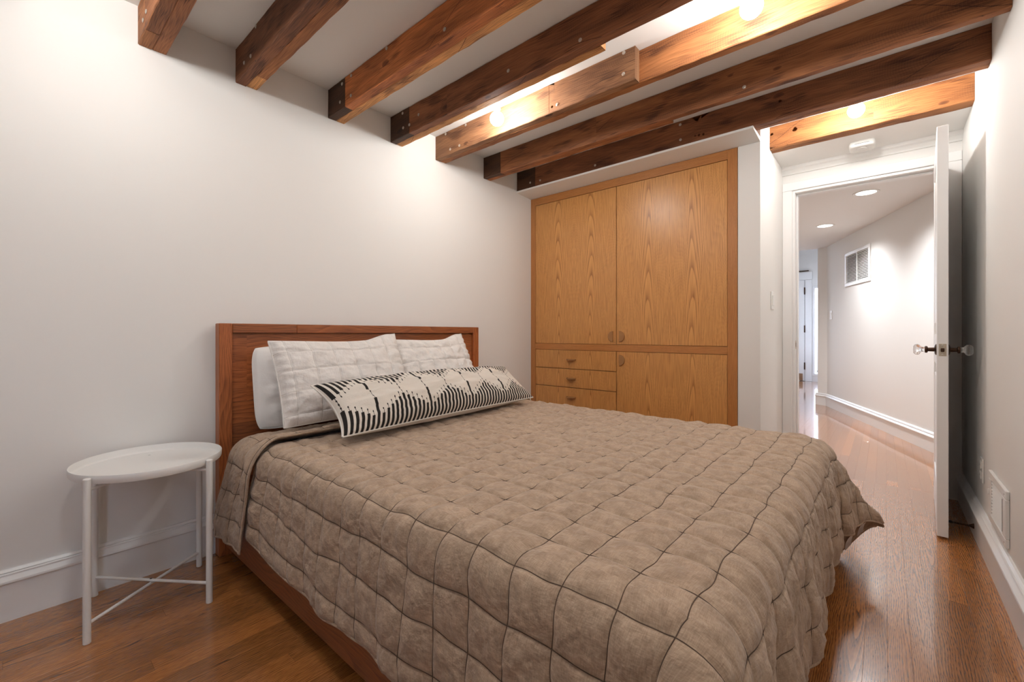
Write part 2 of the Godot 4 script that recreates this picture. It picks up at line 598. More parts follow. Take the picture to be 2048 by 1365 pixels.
	part("casing", boxm(Vector3(XP + 0.001, 0, ZD), Vector3(-0.506, 2.037, ZD + 0.016), 0.003), M.trim, f, at)
	part("casing", boxm(Vector3(0.256, 0, ZD), Vector3(XR - 0.001, 2.037, ZD + 0.016), 0.003), M.trim, f, at)
	part("head_casing", boxm(Vector3(XP + 0.001, 2.0375, ZD), Vector3(XR - 0.001, 2.097, ZD + 0.016), 0.003), M.trim, f, at)
	part("jamb", boxm(Vector3(-0.506, 0, ZD - 0.125), Vector3(-0.489, 2.035, ZD + 0.006), 0.002), M.trim, f, at)
	part("jamb", boxm(Vector3(0.241, 0, ZD - 0.125), Vector3(0.2515, 2.035, ZD + 0.006), 0.002), M.trim, f, at)
	part("head_jamb", boxm(Vector3(-0.489, 2.019, ZD - 0.125), Vector3(0.241, 2.036, ZD + 0.006), 0.002), M.trim, f, at)
	part("door_stop", boxm(Vector3(-0.489, 0, ZD - 0.085), Vector3(-0.477, 2.019, ZD - 0.045), 0.002), M.trim, f, at)
	part("door_stop", boxm(Vector3(-0.477, 2.006, ZD - 0.085), Vector3(0.229, 2.019, ZD - 0.045), 0.002), M.trim, f, at)
	var sp := part("strike_plate", boxm(Vector3(-0.4892, 0.89, ZD - 0.032), Vector3(-0.4875, 0.95, ZD - 0.004), 0.0005), M.steel, f, at)
	part("latch_hole_shade", boxm(Vector3(-0.4878, 0.905, ZD - 0.024), Vector3(-0.4865, 0.935, ZD - 0.010), 0.0003), M.bronze, sp)  # solid bronze block; the dark of the hole is in its colour
	# Baseboards of the bedroom.
	b = Buf.new()
	extrude(b, base_profile(0.176), Vector3(XL, 0, ZB), Vector3(XL, 0, ZC), Vector3(1, 0, 0))
	structure("baseboard_left", b.mesh(), M.trim, "tall moulded white baseboard along the headboard wall", "baseboard")
	b = Buf.new()
	extrude(b, base_profile(0.176), Vector3(XR, 0, ZB), Vector3(XR, 0, ZD), Vector3(-1, 0, 0))
	structure("baseboard_right", b.mesh(), M.trim, "tall moulded white baseboard below the outlet and low vent", "baseboard")
	b = Buf.new()
	extrude(b, base_profile(0.176), Vector3(XL, 0, ZB), Vector3(XR, 0, ZB), Vector3(0, 0, -1))
	structure("baseboard_back", b.mesh(), M.trim, "white baseboard on the wall behind the camera", "baseboard")
	b = Buf.new()
	extrude(b, base_profile(0.176), Vector3(-0.6925, 0, ZC), Vector3(XP, 0, ZC), Vector3(0, 0, 1))
	structure("baseboard_closet", b.mesh(), M.trim, "short white baseboard beside the oak closet", "baseboard")


# Hall seen through the door: a slanting wall on the right, a low ceiling, then a higher entry with the front door.
const HA := Vector3(0.313, 0, -5.049)
const HB := Vector3(-0.619, 0, -7.401)
const ZF := -10.967


func build_hall() -> void:
	var d := (HB - HA).normalized()
	var n := Vector3(d.z, 0, -d.x)
	if n.dot(-HA) < 0: n = -n
	var w0 := HA - d * 1.42 - n * 0.02     # wall face behind the baseboard
	var w1 := HB - n * 0.02
	var e1 := Vector3(-0.715, 0, -7.475)   # the wall's end turns to the left here
	var up := Vector3(0, YA + 0.05, 0)
	var b := Buf.new()
	var back := -n * 0.25
	# the wall leaves a hole for the return grille's duct
	var lw := w0.distance_to(w1)
	var gs := 1.42 + 1.543
	for q in [[0.0, gs - 0.303, 0.0, YA + 0.05], [gs + 0.303, lw, 0.0, YA + 0.05], [gs - 0.303, gs + 0.303, 0.0, 1.622], [gs - 0.303, gs + 0.303, 1.954, YA + 0.05]]:
		var pa: Vector3 = w0 + d * q[0]
		var pb: Vector3 = w0 + d * q[1]
		var lo: Vector3 = Vector3.UP * q[2]
		var hi: Vector3 = Vector3.UP * q[3]
		b.quad([pa + lo, pb + lo, pb + hi, pa + hi], n, [Vector2(q[0], q[2]), Vector2(q[1], q[2]), Vector2(q[1], q[3]), Vector2(q[0], q[3])])
	var en := Vector3((e1 - w1).z, 0, -(e1 - w1).x).normalized()
	if en.z < 0: en = -en
	b.quad([w1, e1, e1 + up, w1 + up], en, [Vector2(0, 0), Vector2(0.1, 0), Vector2(0.1, 2), Vector2(0, 2)])
	b.quad([e1, e1 + Vector3(0.05, 0, -0.35), e1 + Vector3(0.05, 0, -0.35) + up, e1 + up], Vector3(-1, 0, 0), [Vector2(0, 0), Vector2(0.3, 0), Vector2(0.3, 2), Vector2(0, 2)])
	b.quad([w0 + back, w1 + back, w1 + back + up, w0 + back + up], -n, [Vector2(0, 0), Vector2(3, 0), Vector2(3, 2), Vector2(0, 2)])
	structure("wall_hall", b.mesh(), M.wall, "slanting white hall wall with the square return grille", "wall")
	b = Buf.new()
	box(b, Vector3(-1.70, -0.05, -8.2), Vector3(-1.58, 2.9, ZD - 0.12), 0.0)
	box(b, Vector3(-1.70, -0.05, ZF), Vector3(-1.58, 2.9, -10.2), 0.0)
	box(b, Vector3(-1.70, -0.05, -10.2), Vector3(-1.58, 0.6, -8.2), 0.0)
	box(b, Vector3(-1.70, 2.5, -10.2), Vector3(-1.58, 2.9, -8.2), 0.0)
	structure("wall_hall_left", b.mesh(), M.wall, "white hall wall hidden behind the closet side", "wall")
	b = Buf.new()
	box(b, Vector3(-0.55, -0.05, ZF), Vector3(-0.43, 2.9, -7.6), 0.0)
	box(b, Vector3(0.9, -0.05, -7.8), Vector3(1.0, YA + 0.1, ZD - 0.12), 0.0)
	structure("wall_entry", b.mesh(), M.wall, "white wall on the far side of the entry beyond the hall", "wall")
	structure("ceiling", boxm(Vector3(-1.70, YA, -7.5), Vector3(1.0, YA + 0.08, ZD - 0.12), 0.0), M.ceiling, "low white hall ceiling holding two recessed lights", "ceiling")
	b = Buf.new()
	box(b, Vector3(-1.70, 2.9, ZF - 0.1), Vector3(1.0, 3.0, -7.3), 0.0)
	box(b, Vector3(-1.70, YA + 0.08, -7.5), Vector3(1.0, 2.95, -7.4), 0.0)
	structure("ceiling", b.mesh(), M.ceiling, "higher white entry ceiling and its header at the hall's end", "ceiling")
	# Far wall with the sidelight opening.
	b = Buf.new()
	box(b, Vector3(-1.75, -0.05, ZF - 0.14), Vector3(-1.105, 3.0, ZF), 0.0)
	box(b, Vector3(-0.80, -0.05, ZF - 0.14), Vector3(-0.40, 3.0, ZF), 0.0)
	box(b, Vector3(-1.105, 1.955, ZF - 0.14), Vector3(-0.80, 3.0, ZF), 0.0)
	box(b, Vector3(-1.105, -0.05, ZF - 0.14), Vector3(-0.80, 0.165, ZF), 0.0)
	structure("wall_far", b.mesh(), M.wall, "white entry wall holding the far door and its sidelight", "wall")
	var wn := thing("window_1", Vector3(-0.95, 0.165, ZF), "tall narrow bright sidelight window beside the far white door", "window", "", "structure")
	part("sill", boxm(Vector3(-1.135, 0.125, ZF), Vector3(-0.79, 0.165, ZF + 0.022), 0.003), M.trim, wn, wn.position)
	part("frame", boxm(Vector3(-1.135, 0.165, ZF), Vector3(-1.10, 1.99, ZF + 0.015), 0.003), M.trim, wn, wn.position)
	part("frame", boxm(Vector3(-0.80, 0.165, ZF), Vector3(-0.765, 1.99, ZF + 0.015), 0.003), M.trim, wn, wn.position)
	part("frame", boxm(Vector3(-1.10, 1.955, ZF), Vector3(-0.80, 1.99, ZF + 0.015), 0.003), M.trim, wn, wn.position)
	part("pane", boxm(Vector3(-1.105, 0.165, ZF - 0.08), Vector3(-0.80, 1.955, ZF - 0.072), 0.0), M.pane, wn, wn.position)
	part("latch", boxm(Vector3(-1.065, 0.205, ZF - 0.072), Vector3(-1.03, 0.225, ZF - 0.05), 0.003), M.bronze, wn, wn.position)
	var we := thing("window_3", Vector3(-1.64, 0.6, -9.2), "added unseen window on the left of the entry, filling it with daylight", "window", "", "structure")  # unseen, added to bring more daylight into the entry
	part("pane", boxm(Vector3(-1.645, 0.6, -10.2), Vector3(-1.638, 2.5, -8.2), 0.0), M.pane, we, we.position)
	for z in [-10.2, -9.22, -8.24]:
		part("frame", boxm(Vector3(-1.66, 0.6, z), Vector3(-1.60, 2.5, z + 0.04), 0.003), M.trim, we, we.position)
	# Far door with its casing.
	var cs := thing("trim_4", Vector3(-1.3, 0, ZF), "white casing around the far entry door, with a dark strip for the shadow gap on top", "door frame", "", "structure")
	part("head_casing", boxm(Vector3(-1.58, 2.135, ZF), Vector3(-1.14, 2.30, ZF + 0.03), 0.004), M.trim, cs, cs.position)
	part("casing", boxm(Vector3(-1.268, 0, ZF), Vector3(-1.145, 2.134, ZF + 0.02), 0.004), M.trim, cs, cs.position)
	part("gap_shade_strip", boxm(Vector3(-1.58, 2.315, ZF), Vector3(-1.20, 2.33, ZF + 0.05), 0.002), M.bronze, cs, cs.position)  # dark bar coloured as the shadow gap over the casing
	var dr := thing("door_2", Vector3(-1.4, 0, ZF), "white far entry door with dark hinges and brown kick plate", "door", "", "structure")
	part("leaf", boxm(Vector3(-1.578, 0.008, ZF), Vector3(-1.276, 2.128, ZF + 0.028), 0.003), M.trim, dr, dr.position)
	for y in [1.90, 1.10, 0.32]:
		var hb := Buf.new()
		rod(hb, Vector3(-1.272, y - 0.075, ZF + 0.034), Vector3(-1.272, y + 0.075, ZF + 0.034), 0.012, 12)
		part("hinge", hb.mesh(), M.bronze, dr, dr.position)
	part("kick_plate", boxm(Vector3(-1.56, 0.012, ZF + 0.028), Vector3(-1.305, 0.16, ZF + 0.033), 0.001), mat(rgb(150, 118, 88), 0.5), dr, dr.position)
	# Baseboards of the hall wall and of its end.
	b = Buf.new()
	extrude(b, base_profile(0.166), w0, w1 + d * 0.012, n, false)
	structure("baseboard_hall", b.mesh(), M.trim, "moulded white baseboard along the slanting hall wall", "baseboard")
	b = Buf.new()
	extrude(b, base_profile(0.166), w1 - (e1 - w1).normalized() * 0.005, e1 + (e1 - w1).normalized() * 0.02, en, true)
	structure("baseboard_hall_end", b.mesh(), M.trim, "short white baseboard on the end of the hall wall", "baseboard")
	# Return grille on the slanting wall.
	var fr := Transform3D(Basis(-d, Vector3.UP, n), w0)   # x to the right as seen, y up, z out of the wall
	var along := func(s: float) -> float: return -(s + 1.42)
	var g := thing("return_grille", fr * Vector3(along.call(1.543), 1.788, 0), "square white louvred return grille high on the slanting hall wall", "vent")
	g.basis = fr.basis
	var hx := 0.345
	var hy := 0.205
	var du := Buf.new()
	box(du, Vector3(-0.304, -0.168, -0.505), Vector3(0.304, 0.168, -0.50), 0.0)
	box(du, Vector3(-0.304, -0.168, -0.50), Vector3(0.304, -0.166, -0.001), 0.0)
	box(du, Vector3(-0.304, 0.166, -0.50), Vector3(0.304, 0.168, -0.001), 0.0)
	box(du, Vector3(-0.304, -0.166, -0.50), Vector3(-0.302, 0.166, -0.001), 0.0)
	box(du, Vector3(0.302, -0.166, -0.50), Vector3(0.304, 0.166, -0.001), 0.0)
	part("duct", du.mesh(), M.duct, g)
	for q in [[Vector3(-hx, 0.167, 0), Vector3(hx, hy, 0.012)], [Vector3(-hx, -hy, 0), Vector3(hx, -0.167, 0.012)], [Vector3(-hx, -0.1665, 0), Vector3(-0.304, 0.1665, 0.012)], [Vector3(0.304, -0.1665, 0), Vector3(hx, 0.1665, 0.012)]]:
		part("frame", boxm(q[0], q[1], 0.002), M.plastic, g)
	part("mullion", boxm(Vector3(-0.008, -0.1665, 0.002), Vector3(0.008, 0.1665, 0.0105), 0.001), M.plastic, g)
	for k in 19:
		var y := -0.157 + k * 0.01745
		var sb := Buf.new()
		sb.quad([Vector3(-0.303, y - 0.0045, 0.0095), Vector3(0.303, y - 0.0045, 0.0095), Vector3(0.303, y + 0.0035, 0.0035), Vector3(-0.303, y + 0.0035, 0.0035)], Vector3(0, 0.6, 0.8), [Vector2.ZERO, Vector2.RIGHT, Vector2.ONE, Vector2.DOWN])
		sb.quad([Vector3(-0.303, y - 0.0058, 0.0092), Vector3(0.303, y - 0.0058, 0.0092), Vector3(0.303, y - 0.0045, 0.0095), Vector3(-0.303, y - 0.0045, 0.0095)], Vector3(0, 0, 1), [Vector2.ZERO, Vector2.RIGHT, Vector2.ONE, Vector2.DOWN])
		sb.quad([Vector3(-0.303, y - 0.0058, 0.0092), Vector3(0.303, y - 0.0058, 0.0092), Vector3(0.303, y + 0.0025, 0.0030), Vector3(-0.303, y + 0.0025, 0.0030)], Vector3(0, -0.6, -0.8), [Vector2.ZERO, Vector2.RIGHT, Vector2.ONE, Vector2.DOWN])
		part("slat", sb.mesh(), M.plastic, g)
	var sw := thing("light_switch", fr * Vector3(along.call(2.367), 1.25, 0), "small white light switch on the slanting hall wall", "light switch")
	sw.basis = fr.basis
	part("plate", boxm(Vector3(-0.037, -0.06, 0.0005), Vector3(0.037, 0.06, 0.007), 0.003), M.plastic, sw)
	part("rocker", boxm(Vector3(-0.016, -0.033, 0.007), Vector3(0.016, 0.033, 0.011), 0.002), M.plastic, sw)
	# Recessed hall lights.
	for q in [[Vector3(-0.118, YA, -4.781), "recessed round hall light nearer the bedroom door"], [Vector3(-0.502, YA, -5.952), "recessed round hall light farther down, above the grille end"]]:
		var r := thing("recessed_light", q[0], q[1], "ceiling light", "recessed lights in the hall ceiling")
		part("trim_ring", lathem(Vector3.ZERO, Vector3.DOWN, [Vector2(0.070, -0.001), Vector2(0.070, 0.003), Vector2(0.088, 0.005), Vector2(0.092, 0.003), Vector2(0.092, 0.0)], 32), M.plastic, r)
		part("lens", lathem(Vector3.ZERO, Vector3.DOWN, [Vector2(0.070, 0.001), Vector2(0.0, 0.002)], 32), M.led, r)
		var l := SpotLight3D.new()
		l.name = "lamp_light"
		l.position = Vector3(0, -0.012, 0)
		l.rotation_degrees = Vector3(-90, 0, 0)
		l.spot_angle = 70.0
		l.spot_angle_attenuation = 1.0
		l.light_color = rgb(249, 251, 255)
		l.light_energy = 3.3
		l.light_size = 0.07
		l.spot_range = 14.0
		l.spot_attenuation = 2.0
		l.shadow_enabled = true
		r.add_child(l)


func planks(parent: Node3D, x0: float, x1: float, z0: float, z1: float, loose_from := -99.0) -> void:
	# Strip oak boards 57 mm wide running along z. Boards beyond loose_from go into one mesh.
	var far := Buf.new()
	var x := x0
	var row := 0
	while x < x1 - 0.004:
		var wx := minf(0.057, x1 - x)
		var z := z0 - rng.randf() * 0.7
		var start := z0
		while start > z1 + 0.001:
			var l := rng.randf_range(0.55, 1.15)
			var e := maxf(start - l if start < z0 else z, z1)
			if e - z1 < 0.18: e = z1
			if start - e > 1.3: e = start - 1.0
			var uo := Vector2(rng.randf_range(0.0, 0.25), float(rng.randi() % 16) / 16.0 + 0.0006)
			var target := far if start < loose_from else Buf.new()
			box(target, Vector3(x + 0.0001, -0.014, e + 0.0001), Vector3(x + wx - 0.0001, 0.0, start - 0.0001), 0.0004, 2, Vector2(1.0 / 1.8, 0.98 / 0.912), uo)
			if target != far:
				part("floorboard", target.mesh(), M.floor, parent)
			start = e
		x += 0.057
		row += 1
	if far.v.size():
		var o := part("floorboards", far.mesh(), M.floor, parent)
		o.set_meta("kind", "stuff")


func build_floor() -> void:
	rng.seed = 77
	var f := structure("floor", boxm(Vector3(XL, -0.08, ZD - 0.06), Vector3(XR, -0.0145, ZB), 0.0), M.subfloor, "narrow brown oak strip floor of the bedroom", "floor")
	planks(f, XL, XR, 0.7, ZD - 0.06)
	planks(f, XL, XR, ZB, 0.7, 99.0)
	var h := structure("floor", boxm(Vector3(-1.6, -0.08, ZF), Vector3(0.95, -0.0145, ZD - 0.06), 0.0), M.subfloor, "oak strip floor of the hall beyond the door", "floor")
	planks(h, -0.90, 0.90, ZD - 0.06, -6.35)
	planks(h, -1.60, 0.90, -6.35, ZF, 0.0)
	planks(h, -1.60, -0.90, ZD - 0.06, -6.35, 0.0)


# ---------------------------------------------------------------- beams
func board(x0: float, x1: float, y0: float, y1: float, z0: float, z1: float, row: int, sd: int, bores := [], rough := 0.0016) -> ArrayMesh:
	# z0 is the back, z1 the front face. Edges wander a little as sawn timber does.
	var b := Buf.new()
	var nz := fnl(1.0, sd)
	var c := 0.003
	var segs := maxi(4, int((x1 - x0) / 0.035))
	var sec := [Vector2(y0 + c, z1), Vector2(y1 - c, z1), Vector2(y1, z1 - c), Vector2(y1, z0 + c), Vector2(y1 - c, z0), Vector2(y0 + c, z0), Vector2(y0, z0 + c), Vector2(y0, z1 - c)]
	var nor := [Vector3(0, 0, 1), Vector3(0, 1, 1), Vector3(0, 1, 0), Vector3(0, 1, -1), Vector3(0, 0, -1), Vector3(0, -1, -1), Vector3(0, -1, 0), Vector3(0, -1, 1)]
	var edge := [0, 1, 1, 2, 2, 3, 3, 0]
	for k in 8:
		var s := b.v.size()
		var nn: Vector3 = nor[k].normalized()
		for i in segs + 1:
			var x := lerpf(x0, x1, float(i) / segs)
			for q in 2:
				var kk: int = (k + q) % 8
				var p: Vector2 = sec[kk]
				var e: int = edge[kk]
				var dy := nz.get_noise_2d(x * 9.0, e * 31.0) * rough + nz.get_noise_2d(x * 40.0, e * 31.0 + 9.0) * rough * 0.7
				var dz := nz.get_noise_2d(x * 9.0, e * 31.0 + 50.0) * rough
				if e == 1 or e == 2: dy = 0.0
				b.v.append(Vector3(x, p.x + dy, p.y + dz))
				b.n.append(nn)
				var local := p.x - y0 if (k == 0 or k == 4) else p.y - z0
				var rr := row if (k == 0 or k == 4 or k == 7) else row + 3
				b.uv.append(Vector2((x - x0 + sd * 0.37) / 2.8, (rr % 8 + 0.02 + clampf(local / 0.164, 0.0, 0.96)) / 8.0))
		var gone := {}
		if k == 0:
			for h in bores:
				var i0 := clampi(int(floor((h[0] - h[2] * 1.5 - x0) / (x1 - x0) * segs)), 0, segs - 1)
				var i1 := clampi(int(floor((h[0] + h[2] * 1.5 - x0) / (x1 - x0) * segs)), 0, segs - 1)
				for i in range(i0, i1 + 1): gone[i] = true
			# each run of removed facets becomes one cell per hole, with a bored cup in it
			var i := 0
			while i < segs:
				if not gone.has(i):
					i += 1
					continue
				var e := i
				while gone.has(e): e += 1
				var inside := []
				for h in bores:
					if h[0] > b.v[s + i * 2].x and h[0] < b.v[s + e * 2].x: inside.append(h)
				inside.sort_custom(func(p, q): return p[0] < q[0])
				var left := b.v[s + i * 2].x
				for hk in inside.size():
					var h: Array = inside[hk]
					var right: float = b.v[s + e * 2].x if hk == inside.size() - 1 else (h[0] + inside[hk + 1][0]) * 0.5
					bore(b, left, right, y0 + c, y1 - c, z1, h, Vector2((left - x0 + sd * 0.37) / 2.8, (row % 8 + 0.02) / 8.0))
					left = right
				i = e
		for i in segs:
			if gone.has(i): continue
			var q := s + i * 2
			b.tri_ix(q, q + 2, q + 1, nn)
			b.tri_ix(q + 1, q + 2, q + 3, nn)
	for w in [[x0, Vector3(-1, 0, 0)], [x1, Vector3(1, 0, 0)]]:
		b.quad([Vector3(w[0], y0 + c, z0), Vector3(w[0], y1, z0), Vector3(w[0], y1, z1), Vector3(w[0], y0 + c, z1)], w[1], [Vector2(0, row / 8.0), Vector2(0.05, row / 8.0), Vector2(0.05, row / 8.0 + 0.03), Vector2(0, row / 8.0 + 0.03)])
	return b.mesh()


# A piece of a board's front, xa..xb by ya..yb at z, with a round blind hole h = [x, y, radius] bored into it.
func bore(b: Buf, xa: float, xb: float, ya: float, yb: float, z: float, h: Array, t0: Vector2) -> void:
	var n := 24
	var r: float = h[2]
	var uvf := func(p: Vector3) -> Vector2: return t0 + Vector2((p.x - xa) / 2.8, (p.y - ya) / 0.164 / 8.0)
	var ring := []
	var outer := []
	for i in n:
		var a := TAU * (i + 0.5) / n
		var d := Vector2(cos(a), sin(a))
		var tx: float = ((xb - h[0]) if d.x > 0 else (xa - h[0])) / d.x
		var ty: float = ((yb - h[1]) if d.y > 0 else (ya - h[1])) / d.y
		ring.append(Vector3(h[0] + d.x * r, h[1] + d.y * r, z))
		outer.append(Vector3(h[0] + d.x * minf(tx, ty), h[1] + d.y * minf(tx, ty), z))
	var deep := Vector3(0, 0, -0.03)
	for i in n:
		var k := (i + 1) % n
		var o0: Vector3 = outer[i]
		var o1: Vector3 = outer[k]
		b.quad([ring[i], o0, o1, ring[k]], Vector3(0, 0, 1), [uvf.call(ring[i]), uvf.call(o0), uvf.call(o1), uvf.call(ring[k])])
		# the rectangle's own corner between two rays
		var cx := xb if o0.x + o1.x > 2.0 * h[0] else xa
		var cy := yb if o0.y + o1.y > 2.0 * h[1] else ya
		var co := Vector3(cx, cy, z)
		if absf(o0.x - o1.x) > 1e-6 and absf(o0.y - o1.y) > 1e-6:
			b.tri([o0, co, o1], Vector3(0, 0, 1), [uvf.call(o0), uvf.call(co), uvf.call(o1)])
		var inn := Vector3(h[0] - (ring[i].x + ring[k].x) * 0.5, h[1] - (ring[i].y + ring[k].y) * 0.5, 0).normalized()
		b.quad([ring[i], ring[k], ring[k] + deep, ring[i] + deep], inn, [uvf.call(ring[i]), uvf.call(ring[k]), uvf.call(ring[k]), uvf.call(ring[i])])
		b.tri([Vector3(h[0], h[1], z) + deep, ring[i] + deep, ring[k] + deep], Vector3(0, 0, 1), [uvf.call(ring[i]), uvf.call(ring[i]), uvf.call(ring[k])])


func beam(label: String, zf: float, zb: float, boards: Array, nails: Array, holes: Array = [], y0 := YB, xe := XR, xs := XL) -> void:
	# boards: [name, x0, x1, "front"|"back"|"whole", material, row]; nails and holes: (x, y) on the front face.
	var t := thing("ceiling_beam", Vector3(xs, y0, zf), label, "beam", "exposed ceiling beams", "thing")
	var zm := (zf + zb) * 0.5
	var sd := int(absf(zf) * 100.0)
	for q in boards:
		var z0 := zb
		var z1 := zf
		var drop := 0.0
		if q[3] == "front": z0 = zm
		if q[3] == "back":
			z1 = zm
			drop = 0.0015
		var bores := []
		for h in holes:
			if q[3] != "back" and h[0] > q[1] and h[0] < q[2]: bores.append(h)
		part(q[0], board(q[1] + 0.0008, q[2] - 0.0008, y0 + drop, YC - 0.0005, z0, z1, q[5], sd, bores), M[q[4]], t, t.position)
		sd += 3
	for p in nails:
		part("bolt_head", lathem(Vector3(p[0], p[1], zf + 0.0005), Vector3(0, 0, 1), [Vector2(0.0085, 0), Vector2(0.0085, 0.0016), Vector2(0.0065, 0.0032), Vector2(0.0, 0.0036)], 14), M.nail, t, t.position)


func build_beams() -> void:
	var J := -0.89
	beam("timber ceiling beam over the camera, outside the top of the picture", 0.46, 0.37, [["board", XL, XR, "whole", "beam_mid", 2]], [])
	beam("timber ceiling beam just behind the split double beam, out of view", 0.05, -0.04, [["board", XL, XR, "whole", "beam_dark", 5]], [])
	beam("split double ceiling beam of two boards at the top left corner", -0.351, -0.444, [["end_block", XL, -2.19, "front", "beam_orange", 1], ["board", -2.19, XR, "front", "beam_mid", 4], ["sister_board", XL, XR, "back", "beam_mid", 6]], [[-2.159, 2.243], [-2.218, 2.237]])
	beam("dark brown ceiling beam with a rusty rough lower strip", -0.705, -0.798, [["board", XL, XR, "front", "beam_dark", 0], ["end_block", XL, -2.20, "back", "beam_pale", 3], ["sister_board", -2.20, XR, "back", "beam_orange", 1]], [[-2.13, 2.231], [-2.211, 2.234], [-2.07, 2.335]])
	beam("reddish brown ceiling beam with dark end block and pale underside", -1.155, -1.249, [["end_block", XL, -2.145, "front", "beam_black", 0], ["board", -2.145, XR, "front", "beam_red", 4], ["sister_board", XL, XR, "back", "beam_pale", 6]], [[-2.174, 2.321], [-2.084, 2.227], [-2.195, 2.232], [-2.081, 2.329], [-1.762, 2.333], [-1.35, 2.233]])
	beam("dark beam just in front of the two globe bulbs", -1.5535, -1.644, [["end_block", XL, -2.139, "front", "beam_black", 0], ["board", -2.139, XR, "front", "beam_dark", 2], ["sister_board", XL, J, "back", "beam_pale", 5]], [[-2.201, 2.329], [-2.195, 2.239], [-2.134, 2.238], [-2.045, 2.269], [-1.356, 2.251], [-0.959, 2.222]])
	beam("brightly lit beam right behind the two globe bulbs, stepped halfway", -1.910, -2.001, [["board", XL, -0.882, "front", "beam_grey", 7], ["sister_board", XL, XR, "back", "beam_orange", 4]], [[-2.177, 2.22], [-2.088, 2.22], [-1.322, 2.222], [-0.941, 2.236], [-0.939, 2.336], [-2.223, 2.335], [-2.029, 2.335]], [[-1.356, 2.221, 0.007]])
	beam("brown beam with black cracks and stains, second from the closet", -2.3785, -2.456, [["end_block", XL, -2.155, "front", "beam_black", 1], ["board", -2.155, XR, "front", "beam_mid", 3], ["sister_board", XL, -0.904, "back", "beam_orange", 6]], [[-0.526, 2.222]])
	beam("dark stained beam resting on the soffit above the closet", -2.777, -2.868, [["end_block", XL, -2.139, "front", "beam_black", 0], ["board", -2.139, XR, "front", "beam_dark", 6], ["sister_board", XL, XR, "back", "beam_mid", 2]], [[-2.087, 2.228], [-2.188, 2.231], [-1.59, 2.221], [-0.978, 2.228], [-0.98, 2.324]], [[-0.888, 2.227, 0.006], [-0.866, 2.225, 0.007], [-0.84, 2.223, 0.007], [-0.436, 2.284, 0.008]])
	beam("short orange beam lit by a bulb above the doorway", -3.245, -3.336, [["board", XP, XR, "whole", "beam_bright", 5]], [], [[-0.43, 2.294, 0.014], [-0.556, 2.300, 0.009]], YA - 0.001, XR, XP)


# ---------------------------------------------------------------- lamps
func bulb(at: Vector3, label: String) -> void:
	var t := thing("globe_bulb", Vector3(at.x, YC, at.z), label, "light bulb", "globe bulbs between the beams")
	var dy := YC - at.y
	part("lamp_holder", lathem(Vector3.ZERO, Vector3.DOWN, [Vector2(0.0, 0.0), Vector2(0.042, 0.0), Vector2(0.042, 0.008), Vector2(0.026, 0.014), Vector2(0.022, 0.02), Vector2(0.020, dy - 0.052), Vector2(0.016, dy - 0.05)], 24), M.plastic, t)
	var prof := [Vector2(0.0135, -0.054), Vector2(0.0145, -0.046)]
	for k in 17:
		var a := lerpf(deg_to_rad(-62), PI / 2, k / 16.0)
		prof.append(Vector2(0.0395 * cos(a), 0.0395 * sin(a)))
	prof[prof.size() - 1] = Vector2(0, 0.0395)
	var g := part("globe", lathem(Vector3(0, -dy, 0), Vector3.DOWN, prof, 32), M.globe, t)
	var l := OmniLight3D.new()
	l.name = "bulb_light"
	l.position = Vector3(0, -dy, 0)
	l.light_color = rgb(249, 250, 249)
	l.light_energy = LAMP
	l.light_size = 0.038
	l.omni_range = 12.0
	l.omni_attenuation = 2.0
	l.shadow_enabled = true
	t.add_child(l)


const LAMP := 0.355


func build_lamps() -> void:
	bulb(Vector3(-1.634, 2.196, -1.775), "glowing globe bulb between beams, left of the stepped beam joint")
	bulb(Vector3(-0.369, 2.196, -1.775), "glowing globe bulb at the top edge of the picture")
	bulb(Vector3(-0.117, 2.225, -3.03), "glowing globe bulb in front of the short orange beam by the door")
	bulb(Vector3(-1.634, 2.196, -0.155), "glowing globe bulb overhead outside the picture, above the side table")
	bulb(Vector3(-0.369, 2.196, -0.155), "glowing globe bulb overhead outside the picture, above the camera")
	var s := thing("smoke_detector", Vector3(-0.106, YA, -3.53), "white rounded smoke detector on the low ceiling before the doorway", "smoke detector")
	var b := Buf.new()
	# a squared disc with rounded corners, 13 cm wide
	var n := 48
	var prof := [Vector2(0.96, 0.0), Vector2(0.97, 0.006), Vector2(1.0, 0.008), Vector2(1.0, 0.022), Vector2(0.95, 0.031), Vector2(0.84, 0.035), Vector2(0.0, 0.036)]
	var pts := PackedVector3Array()
	var t := PackedVector2Array()
	for p in prof:
		for i in n + 1:
			var a := TAU * i / n
			var k := pow(pow(absf(cos(a)), 5.0) + pow(absf(sin(a)), 5.0), -0.2) * 0.066
			pts.append(Vector3(cos(a) * k * p.x, -p.y, sin(a) * k * p.x))
			t.append(Vector2(0, 0))
	grid(b, pts, n + 1, prof.size(), t, false)
	part("body", b.mesh(), M.plastic, s)
	part("sounder_slot_shade", boxm(Vector3(-0.036, -0.0195, 0.0655), Vector3(0.036, -0.0165, 0.0668), 0.0005), M.slot_shade, s)  # solid grey bar, coloured as the shade in the sounder opening
	part("test_button", lathem(Vector3(0, -0.0355, 0.012), Vector3.DOWN, [Vector2(0.026, 0.0), Vector2(0.026, 0.0022), Vector2(0.024, 0.003), Vector2(0.0, 0.0032)], 28), M.plastic, s)


